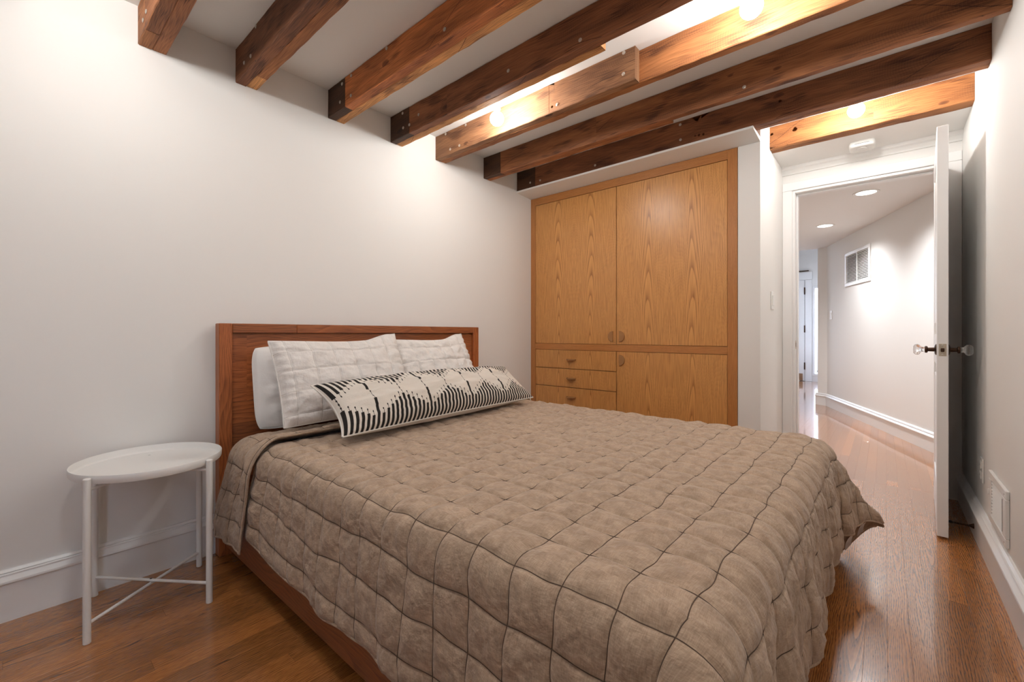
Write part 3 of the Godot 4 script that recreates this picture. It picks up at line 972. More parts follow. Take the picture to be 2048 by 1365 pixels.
# ---------------------------------------------------------------- closet
func half_moon(r: float, t: float) -> ArrayMesh:
	# A half disc in the x-y plane, flat edge along y at x = 0, bulging to -x, standing out along z with a rounded face.
	var b := Buf.new()
	var n := 20
	var rim := []
	for i in n + 1:
		var a := PI / 2 + PI * i / n
		rim.append(Vector2(cos(a), sin(a)))
	for q in [[r, 0.0, r, t - 0.003], [r, t - 0.003, r - 0.003, t]]:
		for i in n:
			var m: Vector2 = (rim[i] + rim[i + 1]).normalized()
			b.quad([Vector3(rim[i].x * q[0], rim[i].y * q[0], q[1]), Vector3(rim[i + 1].x * q[0], rim[i + 1].y * q[0], q[1]), Vector3(rim[i + 1].x * q[2], rim[i + 1].y * q[2], q[3]), Vector3(rim[i].x * q[2], rim[i].y * q[2], q[3])], Vector3(m.x, m.y, 0.0 if q[0] == q[2] else 1.0).normalized(), [Vector2.ZERO, Vector2.ZERO, Vector2.ZERO, Vector2.ZERO])
	var r2 := r - 0.003
	for i in n:
		b.tri([Vector3(0, 0, t), Vector3(rim[i].x * r2, rim[i].y * r2, t), Vector3(rim[i + 1].x * r2, rim[i + 1].y * r2, t)], Vector3(0, 0, 1), [Vector2.ZERO, Vector2.ZERO, Vector2.ZERO])
	b.quad([Vector3(0, -r, 0), Vector3(0, r, 0), Vector3(0, r2, t), Vector3(0, -r2, t)], Vector3(1, 0, 0), [Vector2.ZERO, Vector2.ZERO, Vector2.ZERO, Vector2.ZERO])
	return b.mesh()


func build_closet() -> void:
	var t := thing("built_in_closet", Vector3(-1.51, 0, ZC), "built-in oak closet with two tall doors over drawers and a lower door", "closet")
	var at := t.position
	var x0 := XL + 0.001
	var xa := -2.279
	var xm := -1.519
	var xb := -0.751
	var x1 := -0.6945
	var S := Vector2(1.0 / 2.2, 1.0 / 0.24)
	var dz := 0.022
	part("carcass", boxm(Vector3(x0, 0.0, ZC - 0.58), Vector3(x1, 2.16, ZC - 0.034), 0.0, 1, S), M.oak_frame, t, at)
	part("stile", boxm(Vector3(x0, 0.0, ZC - dz), Vector3(xa, 2.1625, ZC + 0.003), 0.001, 1, S, Vector2(0.0, 0.02)), M.oak_frame, t, at)
	part("stile", boxm(Vector3(xb, 0.0, ZC - dz), Vector3(x1, 2.1625, ZC + 0.003), 0.001, 1, S, Vector2(0.2, 0.27)), M.oak_frame, t, at)
	part("top_rail", boxm(Vector3(xa + 0.0004, 2.102, ZC - dz), Vector3(xb - 0.0004, 2.1625, ZC + 0.003), 0.001, 0, S, Vector2(0.1, 0.51)), M.oak_frame, t, at)
	part("middle_rail", boxm(Vector3(xa + 0.0004, 0.8685, ZC - dz), Vector3(xb - 0.0004, 0.918, ZC + 0.003), 0.001, 0, S, Vector2(0.3, 0.76)), M.oak_frame, t, at)
	part("plinth_rail", boxm(Vector3(xa + 0.0004, 0.0, ZC - dz), Vector3(xb - 0.0004, 0.10, ZC + 0.003), 0.001, 0, S, Vector2(0.5, 0.26)), M.oak_frame, t, at)
	var P := Vector2(1.0 / 2.2, 1.0 / 1.54)
	var g := 0.0024
	var fronts := [["door", xa, xm, 0.918, 2.102], ["door", xm, xb, 0.918, 2.102], ["lower_door", xm, xb, 0.10, 0.8685], ["drawer", xa, xm, 0.7155, 0.8685], ["drawer", xa, xm, 0.5645, 0.7155], ["drawer", xa, xm, 0.4135, 0.5645], ["drawer", xa, xm, 0.2625, 0.4135], ["drawer", xa, xm, 0.10, 0.2625]]
	for f in fronts:
		var lo := Vector3(f[1] + g, f[3] + g, ZC - 0.022)
		var hi := Vector3(f[2] - g, f[4] - g, ZC + 0.0)
		var o := part(f[0], boxm(lo, hi, 0.0008, 1, P, Vector2(f[3] / 2.2, (f[1] - xa) / 1.54)), M.oak, t, at)
		if f[0] == "drawer":
			var h := part("pull", half_moon(0.041, 0.011), M.pull, o)
			h.basis = Basis(Vector3(0, 0, -1), Vector3(1, 0, 0), Vector3(0, -1, 0))   # bulges out of the drawer front, a tab lying flat
			h.position = Vector3(-1.914, (f[3] + f[4]) * 0.5 + 0.003, ZC + 0.0002)
		else:
			var h := part("pull", half_moon(0.041, 0.011), M.pull, o)
			if f[1] == xa:
				h.position = Vector3(xm - 0.026, 0.979, ZC + 0.0002)
			else:
				h.basis = Basis(Vector3(-1, 0, 0), Vector3(0, -1, 0), Vector3(0, 0, 1))
				h.position = Vector3(xm + 0.026, 0.979 if f[3] > 0.5 else 0.802, ZC + 0.0002)


# ---------------------------------------------------------------- bedroom door and wall fittings
func build_door() -> void:
	var t := thing("door_1", Vector3(0.271, 0, ZD + 0.022), "open white bedroom door seen edge-on with glass knobs", "door", "", "structure")
	t.rotation.y = deg_to_rad(-2.75)
	# local: hinge edge at z = 0, the leaf runs to +z; x from -0.042 (hall face) to 0 (wall face)
	var L := 0.740
	var H := 2.012
	var y0 := 0.012
	var o := y0
	part("panel", boxm(Vector3(-0.031, y0 + 0.05, 0.05), Vector3(-0.009, H - 0.05, L - 0.05), 0.001), M.trim, t)
	part("stile", boxm(Vector3(-0.041, y0, 0.002), Vector3(-0.0, H, 0.112), 0.002), M.trim, t)
	part("stile", boxm(Vector3(-0.041, y0, L - 0.112), Vector3(-0.0, H, L), 0.002), M.trim, t)
	for r in [[y0, 0.24], [0.84, 1.0], [H - 0.115, H]]:
		part("rail", boxm(Vector3(-0.0405, r[0], 0.1125), Vector3(-0.0005, r[1], L - 0.1125), 0.002), M.trim, t)
	for q in [[0.30, 0.78], [1.06, H - 0.175]]:
		for s in [-0.0355, -0.0045]:
			part("raised_field", boxm(Vector3(s - 0.004, q[0], 0.17), Vector3(s + 0.004, q[1], L - 0.17), 0.004), M.trim, t)
	var ky := 0.921
	var kz := L - 0.058
	part("latch_plate", boxm(Vector3(-0.034, ky - 0.03, L - 0.001), Vector3(-0.007, ky + 0.03, L + 0.0016), 0.0006), M.steel, t)
	part("latch_bolt", boxm(Vector3(-0.027, ky - 0.009, L + 0.0016), Vector3(-0.014, ky + 0.009, L + 0.008), 0.002), M.bronze, t)
	for y in [ky - 0.022, ky + 0.022]:
		part("screw", lathem(Vector3(-0.0205, y, L + 0.0014), Vector3(0, 0, 1), [Vector2(0.004, 0), Vector2(0.003, 0.001), Vector2(0, 0.0012)], 12), M.nail, t)
	for s in [-1.0, 1.0]:
		var c := Vector3(-0.041 if s < 0 else 0.0, ky, kz)
		var d := Vector3(s, 0, 0)
		part("rosette", lathem(c, d, [Vector2(0.027, 0.0), Vector2(0.027, 0.003), Vector2(0.021, 0.006), Vector2(0.012, 0.008)], 24), M.bronze, t)
		part("shank", lathem(c, d, [Vector2(0.0105, 0.006), Vector2(0.0095, 0.03), Vector2(0.0165, 0.033), Vector2(0.0175, 0.037), Vector2(0.0165, 0.042), Vector2(0.012, 0.043), Vector2(0.0, 0.043)], 24), M.bronze, t)
		part("glass_knob", lathem(c, d, [Vector2(0.0, 0.0435), Vector2(0.012, 0.0435), Vector2(0.0125, 0.052), Vector2(0.0155, 0.056), Vector2(0.0255, 0.062), Vector2(0.0275, 0.070), Vector2(0.0255, 0.079), Vector2(0.018, 0.085), Vector2(0.0, 0.0865)], 8), M.glass, t)
	for y in [0.26, 1.05, 1.80]:
		var hb := Buf.new()
		rod(hb, Vector3(0.006, y - 0.045, -0.002), Vector3(0.006, y + 0.045, -0.002), 0.006, 10)
		part("hinge", hb.mesh(), M.bronze, t)
	# Spring door stop on the baseboard behind the door.
	var s := thing("door_stop", Vector3(0.334, 0.055, -3.09), "bronze spring door stop on the baseboard behind the open door", "door stop")
	part("base", lathem(Vector3.ZERO, Vector3(-1, 0, 0), [Vector2(0.0, 0.0), Vector2(0.013, 0.0), Vector2(0.012, 0.003), Vector2(0.0055, 0.014), Vector2(0.0, 0.014)], 18), M.bronze, s)
	var path := PackedVector3Array()
	for k in 181:
		var a := TAU * k / 12.0
		var r := lerpf(0.0055, 0.0042, k / 180.0)
		path.append(Vector3(-0.012 - k * 0.00036, cos(a) * r, sin(a) * r))
	var b := Buf.new()
	tube(b, path, 0.0013, 6)
	part("spring", b.mesh(), M.bronze, s)
	part("tip", lathem(Vector3(-0.075, 0, 0), Vector3(-1, 0, 0), [Vector2(0, 0), Vector2(0.0062, 0.0), Vector2(0.0062, 0.011), Vector2(0.004, 0.014), Vector2(0, 0.0145)], 14), M.rubber, s)


func build_fittings() -> void:
	# Switch on the partition's side, facing the door.
	var s := thing("light_switch", Vector3(XP, 1.22, -3.31), "white rocker light switch on the wall return beside the closet", "light switch")
	part("plate", boxm(Vector3(0.0005, -0.06, -0.037), Vector3(0.007, 0.06, 0.037), 0.003), M.plastic, s)
	part("rocker", boxm(Vector3(0.007, -0.034, -0.0165), Vector3(0.0115, 0.034, 0.0165), 0.002), M.plastic, s)
	# Outlet on the door-side wall.
	var o := thing("wall_outlet", Vector3(XR, 0.357, -3.0), "white electric outlet on the wall above the low vent's left side", "outlet")
	part("plate", boxm(Vector3(-0.007, -0.058, -0.036), Vector3(-0.0005, 0.058, 0.036), 0.003), M.plastic, o)
	for y in [-0.024, 0.024]:
		var r := part("receptacle", boxm(Vector3(-0.0105, y - 0.016, -0.0165), Vector3(-0.007, y + 0.016, 0.0165), 0.0025), M.plastic, o)
		for z in [-0.006, 0.006]:
			part("slot_shade", boxm(Vector3(-0.0109, y - 0.004, z - 0.0008), Vector3(-0.0104, y + 0.006, z + 0.0008), 0.0), M.slot_shade, r)  # grey bars give the shade of the pin openings by colour
	# Low supply vent.
	var v := thing("wall_vent", Vector3(XR, 0.306, -2.594), "white metal supply vent with slanted slats low on the wall", "vent")
	var hy := 0.107
	var hz := 0.172
	var iy := 0.074
	var du := Buf.new()
	box(du, Vector3(0.314, -0.074, -0.126), Vector3(0.319, 0.074, 0.106), 0.0)
	box(du, Vector3(0.001, -0.074, -0.126), Vector3(0.314, -0.072, 0.106), 0.0)
	box(du, Vector3(0.001, 0.072, -0.126), Vector3(0.314, 0.074, 0.106), 0.0)
	box(du, Vector3(0.001, -0.072, -0.126), Vector3(0.314, 0.072, -0.124), 0.0)
	box(du, Vector3(0.001, -0.072, 0.104), Vector3(0.314, 0.072, 0.106), 0.0)
	part("duct", du.mesh(), M.duct, v)
	for q in [[-hy, -iy, -hz, hz], [iy, hy, -hz, hz], [-iy + 0.0003, iy - 0.0003, -hz, -0.122], [-iy + 0.0003, iy - 0.0003, 0.105, hz]]:
		part("frame", boxm(Vector3(-0.012, q[0], q[2]), Vector3(-0.0005, q[1], q[3]), 0.0025), M.white_metal, v)
	part("lever_slot_shade", boxm(Vector3(-0.0125, -0.062, 0.112), Vector3(-0.0118, 0.062, 0.121), 0.0002), M.slot_shade, v)  # flat grey strip coloured like the shaded lever opening
	for y in [0.09, -0.09]:
		part("screw", lathem(Vector3(-0.0118, y, 0.15), Vector3(-1, 0, 0), [Vector2(0.004, 0), Vector2(0.003, 0.001), Vector2(0, 0.0014)], 12), M.nail, v)
	part("damper_lever", boxm(Vector3(-0.018, 0.005, -0.15), Vector3(-0.012, 0.03, -0.146), 0.001), M.white_metal, v)
	for k in 11:
		var y := -0.066 + k * 0.0132
		var b := Buf.new()
		b.quad([Vector3(-0.0105, y - 0.004, -0.1215), Vector3(-0.0105, y - 0.004, 0.1045), Vector3(-0.004, y + 0.002, 0.1045), Vector3(-0.004, y + 0.002, -0.1215)], Vector3(-0.8, 0.6, 0), [Vector2.ZERO, Vector2.RIGHT, Vector2.ONE, Vector2.DOWN])
		b.quad([Vector3(-0.0100, y - 0.0052, -0.1215), Vector3(-0.0100, y - 0.0052, 0.1045), Vector3(-0.0105, y - 0.004, 0.1045), Vector3(-0.0105, y - 0.004, -0.1215)], Vector3(-1, 0, 0), [Vector2.ZERO, Vector2.RIGHT, Vector2.ONE, Vector2.DOWN])
		b.quad([Vector3(-0.0100, y - 0.0052, -0.1215), Vector3(-0.0100, y - 0.0052, 0.1045), Vector3(-0.0035, y + 0.001, 0.1045), Vector3(-0.0035, y + 0.001, -0.1215)], Vector3(0.8, -0.6, 0), [Vector2.ZERO, Vector2.RIGHT, Vector2.ONE, Vector2.DOWN])
		part("slat", b.mesh(), M.white_metal, v)


# ---------------------------------------------------------------- side table
func build_table() -> void:
	var c := Vector3(-2.092, 0, -0.353)
	var t := thing("tray_table", c, "round white metal tray table left of the bed", "side table")
	var R := 0.222
	var y := 0.51
	part("tray", lathem(Vector3(0, y, 0), Vector3.UP, [Vector2(0, -0.002), Vector2(R - 0.012, -0.002), Vector2(R - 0.004, 0.0), Vector2(R - 0.001, 0.006), Vector2(R, 0.026), Vector2(R - 0.001, 0.0275), Vector2(R - 0.0025, 0.0275), Vector2(R - 0.0035, 0.026), Vector2(R - 0.0045, 0.008), Vector2(R - 0.010, 0.002), Vector2(0.0, 0.001)], 72), M.white_metal, t)
	var feet := [Vector3(0.148, 0, 0.193), Vector3(-0.193, 0, 0.138), Vector3(0.192, 0, -0.140), Vector3(-0.147, 0, -0.193)]
	for k in 4:
		var f: Vector3 = feet[k].normalized() * (R + 0.011)
		var b := Buf.new()
		rod(b, f, f + Vector3(0, 0.532, 0), 0.0105, 20, 0.002)
		part("leg", b.mesh(), M.white_metal, t)
	for q in [[0, 3, 0.0], [1, 2, 0.011]]:
		var a: Vector3 = feet[q[0]].normalized() * (R + 0.003)
		var e: Vector3 = feet[q[1]].normalized() * (R + 0.003)
		var b := Buf.new()
		rod(b, a + Vector3(0, 0.062 + q[2], 0), e + Vector3(0, 0.062 + q[2], 0), 0.0055, 12)
		part("cross_bar", b.mesh(), M.white_metal, t)
		b = Buf.new()
		rod(b, a + Vector3(0, 0.494, 0), e + Vector3(0, 0.494, 0), 0.005, 12)
		part("tray_support", b.mesh(), M.white_metal, t)
	part("rivet", lathem(Vector3(0, 0.0785, 0), Vector3.UP, [Vector2(0.004, 0.0), Vector2(0.003, 0.002), Vector2(0, 0.0025)], 12), M.bronze, t)
	part("tray_hole_shade", lathem(Vector3(-0.150, y + 0.0012, -0.02), Vector3.UP, [Vector2(0.004, 0.0), Vector2(0.0035, 0.0006), Vector2(0, 0.0004)], 12), M.bronze, t)  # bronze disc in place of the dark inside an open hole


# ---------------------------------------------------------------- bed
const TOP := 0.566      # quilt's base level on top of the mattress
const XF := -0.160      # foot side of the quilt
const ZN := -0.615      # near side of the quilt
const ZR := -2.250      # far side of the quilt
const RAD := 0.07
const CELL := 0.104


func edge(d: float, r: float, tilt: float) -> Vector2:
	# (out, down) for a cloth that has run d past the start of a rounded edge
	if d <= 0.0:
		return Vector2.ZERO
	if d < r * PI / 2:
		return Vector2(r * sin(d / r), r * (1.0 - cos(d / r)))
	var e := d - r * PI / 2
	return Vector2(r + e * tilt, r + e)


# Where a point of the cloth lies: a along the bed (0 at the foot's rounding start, growing past it), s across (0 near rounding start .. W far one).
func drape(a: float, s: float, W: float, spread: float) -> Vector3:
	var dx := maxf(a, 0.0)
	var dn := maxf(-s, 0.0)
	var df := maxf(s - W, 0.0)
	var dz := maxf(dn, df)
	var sgn := 1.0 if dn > 0.0 else -1.0
	var rx := 0.095
	var base := Vector3(XF - rx + minf(a, 0.0), TOP, ZN - RAD - clampf(s, 0.0, W))
	if dz <= 0.0:
		var e := edge(dx, rx, 0.06)
		return base + Vector3(e.x, -e.y, 0)
	if dx <= 0.0:
		var e := edge(dz, RAD, 0.03)
		return base + Vector3(0, -e.y, sgn * e.x)
	var m := pow(pow(dx, 6.0) + pow(dz, 6.0), 1.0 / 6.0)
	var l := minf(dx, dz)
	var phi := atan2(dz, dx) / (PI / 2)
	phi = phi * phi * (3.0 - 2.0 * phi)
	var e := edge(m, lerpf(rx, RAD, phi), lerpf(0.06, 0.03, phi))
	var dir := Vector3(cos(phi * PI / 2), 0, sgn * sin(phi * PI / 2))
	var flap := maxf(l - 0.03, 0.0) * spread
	var diag := Vector3(0.70, 0, sgn * 0.714)
	var p := base + dir * e.x + diag * flap - Vector3(0, e.y, 0)
	if sgn < 0.0:
		# the far corner opens like a cone: its back sheet hangs lower and farther out
		var back := smoothstep(0.50, 0.64, atan2(dz, dx) / (PI / 2)) * smoothstep(0.0, 0.14, l)
		p += Vector3(-0.045, -0.150, -0.07) * back
		p.y += 0.05 * (1.0 - back) * smoothstep(0.1, 0.4, l)
	return p


func build_bed() -> void:
	var t := thing("bed", Vector3(-1.2, 0, -1.435), "brown wooden bed with panelled headboard and low side rails", "bed")
	var at := t.position
	var S := Vector2(1.0 / 1.7, 1.0 / 0.8)
	var hz0 := -2.248
	var hz1 := -0.617
	var xf := -2.25
	var xb := -2.307
	part("stile", boxm(Vector3(xb, 0.0, hz1 - 0.052), Vector3(xf, 1.047, hz1), 0.003, 1, S, Vector2(0.1, 0.03)), M.walnut, t, at)
	part("stile", boxm(Vector3(xb, 0.0, hz0), Vector3(xf, 1.047, hz0 + 0.052), 0.003, 1, S, Vector2(0.5, 0.55)), M.walnut, t, at)
	part("top_rail", boxm(Vector3(xb, 1.003, -0.955), Vector3(xf, 1.047, hz1 - 0.0525), 0.003, 2, S, Vector2(0.2, 0.31)), M.walnut, t, at)
	part("top_rail", boxm(Vector3(xb, 1.003, hz0 + 0.0525), Vector3(xf, 1.047, -0.9554), 0.003, 2, S, Vector2(0.0, 0.78)), M.walnut, t, at)
	var ys := [0.12, 0.40, 0.684, 1.0025]
	for k in 3:
		part("panel_board", boxm(Vector3(xb + 0.01, ys[k] + 0.0006, hz0 + 0.0525), Vector3(xf - 0.02, ys[k + 1] - 0.0006, hz1 - 0.0525), 0.0012, 2, S, Vector2(0.07 * k, 0.02 + 0.25 * k)), M.walnut, t, at)
	part("side_rail", boxm(Vector3(xf, 0.04, -0.672), Vector3(-0.215, 0.325, -0.642), 0.004, 0, S, Vector2(0.05, 0.3)), M.walnut, t, at)
	part("side_rail", boxm(Vector3(xf, 0.04, -2.228), Vector3(-0.215, 0.325, -2.198), 0.004, 0, S, Vector2(0.2, 0.05)), M.walnut, t, at)
	part("foot_rail", boxm(Vector3(-0.2145, 0.04, -2.228), Vector3(-0.185, 0.325, -0.642), 0.004, 2, S, Vector2(0.15, 0.55)), M.walnut, t, at)
	part("deck", boxm(Vector3(xf, 0.255, -2.197), Vector3(-0.216, 0.285, -0.673), 0.002), M.walnut, t, at)
	for q in [[-0.235, -0.178, -0.70, -0.643], [-0.235, -0.178, -2.227, -2.17], [-2.20, -2.14, -0.74, -0.69], [-2.20, -2.14, -2.18, -2.13]]:
		part("leg", boxm(Vector3(q[0], 0.0, q[2]), Vector3(q[1], 0.039, q[3]), 0.002, 1, S), M.walnut, t, at)
	part("plinth", boxm(Vector3(-2.24, 0.0, -2.12), Vector3(-0.30, 0.254, -0.76), 0.002, 0, S), M.walnut, t, at)
	# Mattress with its white sheet.
	var b := Buf.new()
	rounded_slab(b, Vector3(-2.226, 0.286, -2.19), Vector3(-0.235, 0.541, -0.69), 0.075)
	var mt := part("mattress", b.mesh(), M.sheet)
	tag(mt, "mattress in a white sheet between headboard and quilt", "mattress")
	build_quilt()
	build_pillows()


func rounded_slab(b: Buf, lo: Vector3, hi: Vector3, r: float) -> void:
	# A slab whose plan has rounded corners and whose edges are rounded too.
	var n := 64
	var c := (lo + hi) * 0.5
	var h := (hi - lo) * 0.5
	var prof := []
	for k in 9:
		var a := lerpf(-PI / 2, 0.0, k / 8.0)
		prof.append(Vector2(-r * 0.5 + r * 0.5 * cos(a), lo.y + r * 0.5 + r * 0.5 * sin(a)))
	for k in 9:
		var a := lerpf(0.0, PI / 2, k / 8.0)
		prof.append(Vector2(-r + r * cos(a), hi.y - r + r * sin(a)))
	prof.append(Vector2(-0.45, hi.y + 0.004))
	prof.push_front(Vector2(-0.45, lo.y))
	var pts := PackedVector3Array()
	var t := PackedVector2Array()
	for p in prof:
		for i in n + 1:
			var a := TAU * i / n + PI / 4
			var e := 10.0
			var k := pow(pow(absf(cos(a)), e) + pow(absf(sin(a)), e), -1.0 / e)
			var q := Vector3(c.x + cos(a) * k * (h.x + p.x), p.y, c.z + sin(a) * k * (h.z + p.x))
			pts.append(q)
			t.append(Vector2(q.x + q.y, q.z) * 2.0)
	grid(b, pts, n + 1, prof.size(), t, true)
	# closing lids
	for w in [[prof.size() - 1, Vector3.UP], [0, Vector3.DOWN]]:
		var s := b.v.size()
		var cc: Vector3 = Vector3(c.x, pts[w[0] * (n + 1)].y, c.z)
		b.v.append(cc); b.n.append(w[1]); b.uv.append(Vector2(cc.x, cc.z) * 2.0)
		for i in n + 1:
			var q := pts[w[0] * (n + 1) + i]
			b.v.append(q); b.n.append(w[1]); b.uv.append(Vector2(q.x + q.y, q.z) * 2.0)
		for i in n:
			b.tri_ix(s, s + 1 + i, s + 2 + i, w[1])


func ticks(from: float, to: float, phase: float, sub: int, cell := CELL) -> PackedFloat32Array:
	# Sample places between from and to, crowded about the stitch lines at phase + k CELL.
	var out := PackedFloat32Array()
	out.append(from)
	var k := floorf((from - phase) / cell)
	while phase + k * cell < to:
		for i in sub:
			var f := float(i) / sub
			f = f - 0.075 * sin(TAU * f)
			var x := phase + (k + f) * cell
			if x > from + 0.002 and x < to - 0.002:
				out.append(x)
		k += 1.0
	out.append(to)
	return out


func puff(x: float, phase: float) -> float:
	var f := (x - phase) / CELL
	f -= floorf(f)
	return sin(PI * f)


var q_low: FastNoiseLite
var q_mid: FastNoiseLite
var q_fine: FastNoiseLite


# A quilted sheet: place(a, s) gives the cloth's centre surface; returns its outer surface, lining and bound edge under one node.
func quilted(o: Node3D, A: PackedFloat32Array, S: PackedFloat32Array, pa: float, psn: float, place: Callable, lift: float, amp: float) -> void:
	var nu := A.size()
	var nv := S.size()
	var base := PackedVector3Array()
	base.resize(nu * nv)
	for j in nv:
		for i in nu:
			var a := A[i]
			var s := S[j]
			var inner := minf(minf(a - A[0], A[nu - 1] - a), minf(s - S[0], S[nv - 1] - s))
			var free := 0.011 * smoothstep(0.0, 0.05, inner)
			base[j * nu + i] = place.call(a + free * q_mid.get_noise_2d(a * 5.0, s * 5.0), s + free * q_mid.get_noise_2d(a * 5.0 + 70.0, s * 5.0))
	var pts := PackedVector3Array()
	pts.resize(nu * nv)
	var lin := PackedVector3Array()
	lin.resize(nu * nv)
	var uvs := PackedVector2Array()
	uvs.resize(nu * nv)
	for j in nv:
		for i in nu:
			var k := j * nu + i
			var p := base[k]
			var n := (base[j * nu + mini(i + 1, nu - 1)] - base[j * nu + maxi(i - 1, 0)]).cross(base[mini(j + 1, nv - 1) * nu + i] - base[maxi(j - 1, 0) * nu + i]).normalized()
			var a := A[i]
			var s := S[j]
			var f := puff(a, pa) * puff(s, psn)
			var hgt := amp * pow(maxf(f, 0.0), 0.40)
			var side := 1.0 - smoothstep(0.3, 0.9, n.y)
			var crease := q_fine.get_noise_2d(a * 26.0 + s * 9.0, s * 26.0 - a * 7.0)
			hgt += f * 0.0075 * (q_mid.get_noise_2d(a * 14.0, s * 14.0) + 0.7 * crease)
			hgt += 0.004 * (1.0 - side) * q_low.get_noise_2d(a * 5.0, s * 5.0)
			var inner := minf(minf(a - A[0], A[nu - 1] - a), minf(s - S[0], S[nv - 1] - s))
			var hem := smoothstep(0.0, 0.012, inner)
			var stitch := 1.0 - 0.75 * exp(-pow((inner - 0.016) / 0.004, 2.0))
			pts[k] = p + n * (lift + hgt * hem * stitch)
			lin[k] = p + n * (lift - 0.010 * hem - 0.001)
			uvs[k] = Vector2(a, s) * 1.9
	var b := Buf.new()
	grid(b, pts, nu, nv, uvs, false)
	part("cover", b.mesh(), M.quilt, o)
	b = Buf.new()
	grid(b, lin, nu, nv, uvs, true)
	part("lining", b.mesh(), M.quilt, o)
	# dark thread along every line of stitching
	b = Buf.new()
	for i in range(1, nu - 1):
		if puff(A[i], pa) < 0.001 or puff(A[i], pa) > 1.001:
			var line := PackedVector3Array()
			for j in nv: line.append(pts[j * nu + i] + (pts[j * nu + i] - lin[j * nu + i]).normalized() * 0.0008)
			tube(b, line, 0.0010, 5)
	for j in range(1, nv - 1):
		if puff(S[j], psn) < 0.001:
			var line := PackedVector3Array()
			for i in nu: line.append(pts[j * nu + i] + (pts[j * nu + i] - lin[j * nu + i]).normalized() * 0.0008)
			tube(b, line, 0.0010, 5)
	if b.v.size():
		part("stitching", b.mesh(), M.thread, o)
	var rim := PackedVector3Array()
	for i in nu: rim.append(pts[i])
	for j in range(1, nv): rim.append(pts[j * nu + nu - 1])
	for i in range(nu - 2, -1, -1): rim.append(pts[(nv - 1) * nu + i])
	for j in range(nv - 2, -1, -1): rim.append(pts[j * nu])
	b = Buf.new()
	tube(b, rim, 0.0042, 8)
	part("binding", b.mesh(), M.quilt, o)


func build_quilt() -> void:
	q_low = fnl(1.0, 101)
	q_mid = fnl(1.0, 102, 2)
	q_fine = fnl(1.0, 103, 2)
	var o := thing("quilt", Vector3.ZERO, "brown square-stitched quilt hanging over three sides of the bed", "quilt")
	var W := (ZN - RAD) - (ZR + RAD)
	var a0 := XF - 0.095
	var pa := -0.332 - a0
	var psn := -0.0465
	var A := ticks(-1.80 - a0, 0.425, pa, 12)
	var S := ticks(-0.42, W + 0.44, psn, 12)
	var wv := fnl(1.0, 107)
	var place := func(a: float, s: float) -> Vector3:
		var far := s > W * 0.5
		var p := drape(a, s, W, 0.58 if far else 0.5)
		var d := maxf(maxf(a, 0.0), maxf(-s, s - W))
		# hanging cloth sways in soft vertical folds
		if d > 0.06:
			var k := smoothstep(0.06, 0.36, d)
			if a > maxf(-s, s - W):
				p.x += k * (0.010 + 0.010 * sin(s * 21.0 + 2.0 * wv.get_noise_1d(s * 2.0)) + 0.014 * wv.get_noise_2d(s * 7.0, a * 1.5))
			else:
				p.z += (1.0 if not far else -1.0) * k * (0.006 + 0.006 * sin(a * 17.0) + 0.013 * wv.get_noise_2d(a * 5.0, s * 1.5 + 30.0))
			p.y += k * 0.012 * wv.get_noise_2d(a * 3.0, s * 3.0 + 60.0)
			# the head end of the near side hangs a little shorter
			if a < -1.1 and a < -1.2 + 0.0:
				p.x -= 0.055 * smoothstep(0.0, 0.43, d) * smoothstep(-1.25, -1.53, a)
			if -s > 0.0 and a < -1.1:
				p.y += k * 0.05 * smoothstep(-1.1, -1.7, a)
		return p
	quilted(o, A, S, pa, psn, place, 0.0, 0.0110)
	# White labels sewn inside the far foot corner.
	for q in [[0.352, W + 0.412, 0.010, 0.012], [0.310, W + 0.413, 0.012, 0.016]]:
		var pp := PackedVector3Array()
		var tt := PackedVector2Array()
		for j in 4:
			for i in 4:
				var a: float = q[0] + q[2] * (i / 1.5 - 1.0)
				var sv: float = q[1] + q[3] * (j / 1.5 - 1.0)
				var c: Vector3 = place.call(a, sv)
				var n: Vector3 = (place.call(a + 0.01, sv) - place.call(a - 0.01, sv)).cross(place.call(a, sv + 0.01) - place.call(a, sv - 0.01)).normalized()
				pp.append(c - n * (0.016 + 0.006 * absf(j - 1.5)))
				tt.append(Vector2(i, j) * 0.02)
		var lb := Buf.new()
		grid(lb, pp, 4, 4, tt, true)
		tag(part("care_label", lb.mesh(), M.sheet, o), "small white sewn-in label")
	# Folded-back band near the pillows.
	var f := thing("quilt_fold", Vector3.ZERO, "folded brown quilt end lying across the bed under the white pillows", "quilt")
	var xl := -2.045
	var xr := -1.768
	var pb := xr - 0.018 - a0
	var B := ticks(xl - a0, xr - a0, pb, 12)
	var S2 := ticks(-0.43, W + 0.43, psn + 0.02, 12)
	var place2 := func(a: float, s: float) -> Vector3:
		var u := (a + a0 - xl) / (xr - xl)
		var p := drape(minf(a, -0.2), s, W, 0.5)
		var d := maxf(-s, s - W)
		var k := smoothstep(0.0, 0.43, d)
		p.x = lerpf(xl - 0.205 * k, xr - 0.055 * k, u) 
		p.x = maxf(p.x, -2.243)
		p.y -= k * lerpf(0.055, -0.002, u)
		var sg := 1.0 if s < W * 0.5 else -1.0
		p.z += sg * (0.006 + 0.026 * smoothstep(0.62, 0.87, u) + 0.006 * sin(u * 5.0) * k) * smoothstep(0.0, 0.15, d)
		p.z += sg * 0.012 * k * (wv.get_noise_2d(u * 2.5, s * 2.0) + 0.4)
		# the head-side end sinks onto the mattress behind
		p.y += (0.028 * smoothstep(0.62, 0.87, u) + 0.004 - 0.010 * smoothstep(0.25, 0.0, u)) * (1.0 - smoothstep(0.0, 0.12, d))
		return p
	quilted(f, B, S2, pb, psn + 0.02, place2, 0.003, 0.009)


